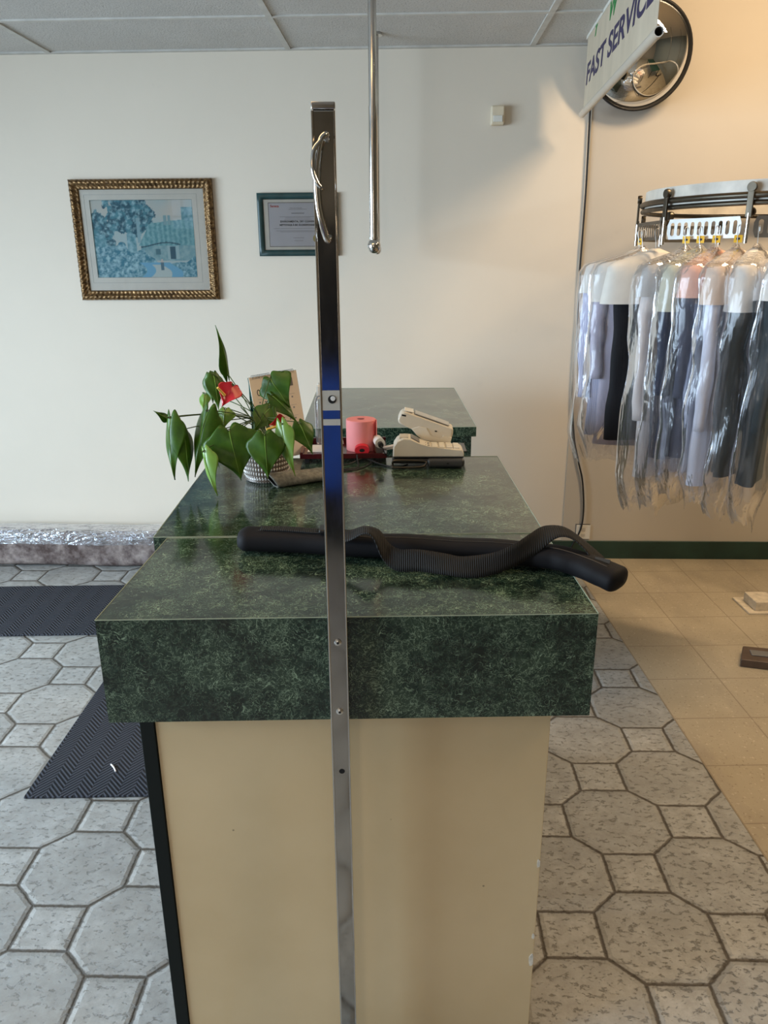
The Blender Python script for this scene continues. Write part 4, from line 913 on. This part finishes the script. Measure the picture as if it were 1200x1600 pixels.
# grey felt pouch
t = thing('rolled_pouch', 'grey felt pouch rolled open at one end beside the pot', 'pouch', (-.26, 2.485, 1.06))
FELT = plain('grey_felt', (.20, .19, .16), .95, var=.35, scale=90, bump=.5); LINING = plain('dark_lining', (.010, .010, .016), .9)
A = Vector((-.073, -.035, .024)); Bq = Vector((.115, .075, .017)); dv = (Bq - A).normalized(); sv = dv.cross(Vector((0, 0, 1))).normalized()
def pouch(off):
    def fn(u, v):
        a = 2 * PI * u; c, s = math.cos(a), math.sin(a); p = A.lerp(Bq, v); hgt = (.024 - .008 * v + off); wd = .027 + .02 * v + off
        hp = .012 * max(0, -s) * c * (1 - v)
        return tuple(p + sv * (wd * c + hp) + Vector((0, 0, hgt * s)) - dv * .014 * s * (1 - v) + Vector((0, 0, .003 * nz(v * 8, c * 2, 3))))
    return fn
grid('felt_body', 32, 24, pouch(0), FELT, t, wrap=True, solid=.003)
grid('lining', 32, 20, pouch(-.003), LINING, t, wrap=True)

# spray bottle
t = thing('clear_bottle', 'slim clear plastic bottle with white cap behind the chrome pole', 'bottle', (-.198, 2.93, 1.094))
BOT = film('clear_bottle_plastic', .12, (.7, .8, .85), .1, 3, .8)
lathe('bottle_body', [(0, 0), (.017, 0), (.019, .004), (.019, .165), (.016, .178), (.009, .186), (.009, .195)], BOT, t, 32)
lathe('cap', [(.0, .188), (.011, .188), (.011, .225), (.006, .228), (.005, .236), (0, .236)], WHITEP, t, 24)
# tray
t = thing('wooden_tray', 'dark red lacquered wooden tray on short feet behind the chrome pole', 'tray', (-.10, 2.86, 1.06))
REDW = plain('dark_red_lacquer', (.065, .008, .010), .2, var=.3, scale=20)
box('tray_floor', (-.155, -.10, .022), (.150, .10, .030), REDW, t)
bm = bmesh.new(); add_box(bm, (-.165, -.107, .018), (.155, -.098, .036)); add_box(bm, (-.165, .098, .018), (.155, .107, .050)); add_box(bm, (-.165, -.10, .018), (-.155, .10, .040)); add_box(bm, (.146, -.10, .018), (.155, .10, .036)); fin(bm, 'tray_rim', REDW, t)
for x in (-.05, .03): box('tray_divider', (x, .02, .030), (x + .005, .098, .060), REDW, t)
for x in (-.14, .13):
    for y in (-.09, .09): box('foot', (x - .008, y - .008, 0), (x + .008, y + .008, .019), BLACK, t)
box('tray_paper', (-.14, -.06, .0305), (-.07, .05, .034), PAPER, t)
tag(box('folded_card', (-.038, -.002, 0), (.038, .002, .035), PAPER, None, M=T(-.145, 2.905, 1.094) @ Matrix.Rotation(R(20), 4, 'Z') @ Matrix.Rotation(R(-30), 4, 'X')), 'white folded card standing on the tray beside the bottle', 'card')
# pink roll
PINK = plain('pink_paper_roll', (.78, .26, .26), .7, var=.04, bump=.03); REDR = plain('red_paper_roll', (.62, .015, .03), .5)
t = thing('pink_paper_roll', 'big roll of pink tag paper standing on the tray', 'paper roll', (-.040, 2.855, 1.090))
lathe('roll', [(.013, 0), (.056, 0), (.056, .113), (.054, .115), (.013, .115), (.013, 0)], PINK, t, 56)
lathe('core', [(.0, .10), (.012, .10), (.012, .1155), (.0135, .1155)], plain('pink_core', (.25, .05, .06), .7), t, 24)
ribbon('loose_end', [(.056, .0, .057), (.060, -.02, .057), (.0575, -.042, .057)], .113, PINK, t, [(0, 0, 1)] * 3, .0008, 6)
t = thing('red_paper_roll', 'small red paper roll lying on its side in front of the pink roll', 'paper roll', (-.036, 2.785, 1.105))
bm = bmesh.new(); Mx = Matrix.Rotation(PI / 2, 4, 'X')
lathe('roll', [(.0075, -.02), (.0235, -.02), (.0235, .02), (.0075, .02), (.0075, -.02)], REDR, t, 36, Matrix.Diagonal((1.15, 1, .78, 1)) @ Mx)
lathe('core', [(0, .0), (.0085, .0), (.0085, .0205), (.0070, .0205)], HOLE, t, 20, Matrix.Diagonal((1.15, 1, .78, 1)) @ Mx)
t = thing('glue_stick', 'short white tube with a black knob lying between pink roll and terminal', 'tube', (.026, 2.80, 1.130), R(10))
tube('barrel', [(.0, -.03, 0), (.0, .03, 0)], .0185, WHITEP, t, 24); tube('knob', [(0, -.030, -.002), (0, -.048, -.004)], .010, BLACK, t, 18)
tube('cord', [(0, -.045, -.004), (.008, -.055, -.02), (.020, -.05, -.045), (.05, -.02, -.055)], .0018, BLACK, t, 6, sm=6)
box('stand', (-.012, -.02, -.040), (.012, .02, -.017), GREYP, t)
tag(box('white_label_strip', (-.022, -.012, 0), (.034, .012, .010), PAPER, None, M=T(.064, 2.835, 1.093) @ Matrix.Rotation(R(18), 4, 'Z') @ Matrix.Rotation(R(-8), 4, 'Y')), 'white label strip on the tray beside the beige terminal', 'label')

# terminals
t = thing('card_terminal', 'black flat card terminal lying under the beige machines', 'card terminal', (.205, 2.735, 1.06), R(-2))
DKG = plain('charcoal_plastic', (.045, .044, .042), .3)
bm = bmesh.new(); add_box(bm, (-.005, -.075, .004), (.130, .065, .036)); fin(bm, 'body', DKG, t, bev=.012, seg=4)
bm = bmesh.new(); add_box(bm, (-.130, -.065, .016), (.0, .065, .034)); fin(bm, 'head', BLACK, t, bev=.006, seg=3)
tube('metal_clip', [(-.128, -.068, .012), (-.122, -.076, .006), (-.03, -.076, .008), (-.01, -.074, .018), (-.02, -.072, .028), (-.12, -.070, .030), (-.128, -.068, .012)], .0035, STEEL, t, 8, sm=5)
box('port', (.065, -.0765, .018), (.073, -.0745, .022), HOLE, t)
box('flat_pad', (-.10, .03, .036), (.145, .16, .039), DKG, t, M=T(0, 0, .001))
def side_prism(name, prof, y0, y1, mat, parent, bev=.004, seg=3, M=None):
    bm = bmesh.new(); a = [bm.verts.new((x, y0, z)) for x, z in prof]; b = [bm.verts.new((x, y1, z)) for x, z in prof]; n_ = len(prof)
    bm.faces.new(a); bm.faces.new(b[::-1])
    for i in range(n_): bm.faces.new((a[i], b[i], b[(i + 1) % n_], a[(i + 1) % n_]))
    if M is not None: bm.transform(M)
    return fin(bm, name, mat, parent, bev=bev, seg=seg)
t = thing('pin_pad', 'beige payment machine with round printer hump and rows of keys on the black one', 'payment terminal', (.195, 2.74, 1.097), R(-2))
side_prism('housing', [(-.118, .002), (.138, .002), (.138, .018), (.128, .030), (.020, .034), (-.020, .050), (-.052, .068), (-.080, .070), (-.102, .060), (-.115, .040)], -.062, .030, BEIGEP, t, .005)
Ms = Matrix.Rotation(R(2), 4, 'Y')
for i in range(4):
    for j in range(3): box('key', (.022 + i * .026, -.052 + j * .026, .031), (.043 + i * .026, -.031 + j * .026, .040), BEIGED, t, bev=.002, M=Ms)
for i in range(2):
    for j in range(5): box('function_key', (-.006 + i * .013, -.054 + j * .016, .036 - i * .002), (.003 + i * .013, -.043 + j * .016, .042 - i * .002), GREYP if j % 2 else BEIGED, t, bev=.001)
sl = math.atan2(.018, .032)
box('display', (-.018, -.048, 0), (.016, .018, .0025), GREYP, t, bev=.001, M=T(-.036, 0, .0600) @ Matrix.Rotation(sl, 4, 'Y'))
box('paper_slot', (-.094, -.045, .066), (-.062, .012, .0725), plain('beige_slot', (.50, .45, .36), .5), t, bev=.002)
box('base_line', (-.115, -.0635, .0), (.136, .028, .004), BLACK, t)
t = thing('payment_handset', 'beige handset terminal with silver top lying tilted on the pin pad', 'payment terminal', (.195, 2.815, 1.150), R(-3)); t.rotation_euler = (0, R(11), R(-3))
side_prism('housing', [(-.100, .030), (-.060, .022), (-.040, .020), (.085, -.012), (.100, .000), (.104, .030), (.100, .052), (-.088, .080), (-.102, .070), (-.108, .045)], -.036, .042, BEIGEP, t, .008, 4)
side_prism('lower_grip', [(-.052, .022), (-.025, .036), (.004, .036), (.020, .010), (.060, .004), (.070, .020), (.102, .018), (.100, -.010), (.085, -.022), (.0, -.014), (-.03, .004)], -.0385, -.030, BEIGED, t, .002)
SILV = plain('silver_plastic', (.50, .49, .46), .3, .4)
box('top_face', (-.050, -.030, -.001), (.085, .036, .0025), SILV, t, bev=.002, M=T(0, 0, .0705) @ Matrix.Rotation(R(8.5), 4, 'Y'))
box('paper_door', (-.090, -.028, .0795), (-.055, .034, .0835), WHITEP, t, bev=.002); box('maker_mark', (-.096, -.0365, .062), (-.080, -.0355, .068), BLACK, t)
box('side_button', (.035, -.0375, .028), (.043, -.0355, .032), BLACK, t)
# cables on the counter
CBL = [('black cable looping under the tray to the card terminal', [(-.17, 2.80, 1.063), (-.10, 2.72, 1.063), (-.03, 2.76, 1.075), (.03, 2.72, 1.064), (.09, 2.67, 1.063), (.13, 2.70, 1.066)]),
       ('black cable curling on the counter in front of the tray', [(-.13, 2.63, 1.063), (-.07, 2.65, 1.063), (-.02, 2.70, 1.063), (.0, 2.77, 1.066), (-.01, 2.84, 1.07)]),
       ('thin black cable hanging from the tray down to the counter', [(-.055, 2.75, 1.092), (-.053, 2.74, 1.075), (-.05, 2.69, 1.064), (-.08, 2.66, 1.063), (-.12, 2.66, 1.063)])]
for lab, p in CBL: tag(tube('power_cable', p, .0026, BLACK, None, 8, sm=8), lab, 'cable')
scale_about_cam([o for o in C.objects if o not in desk_from])
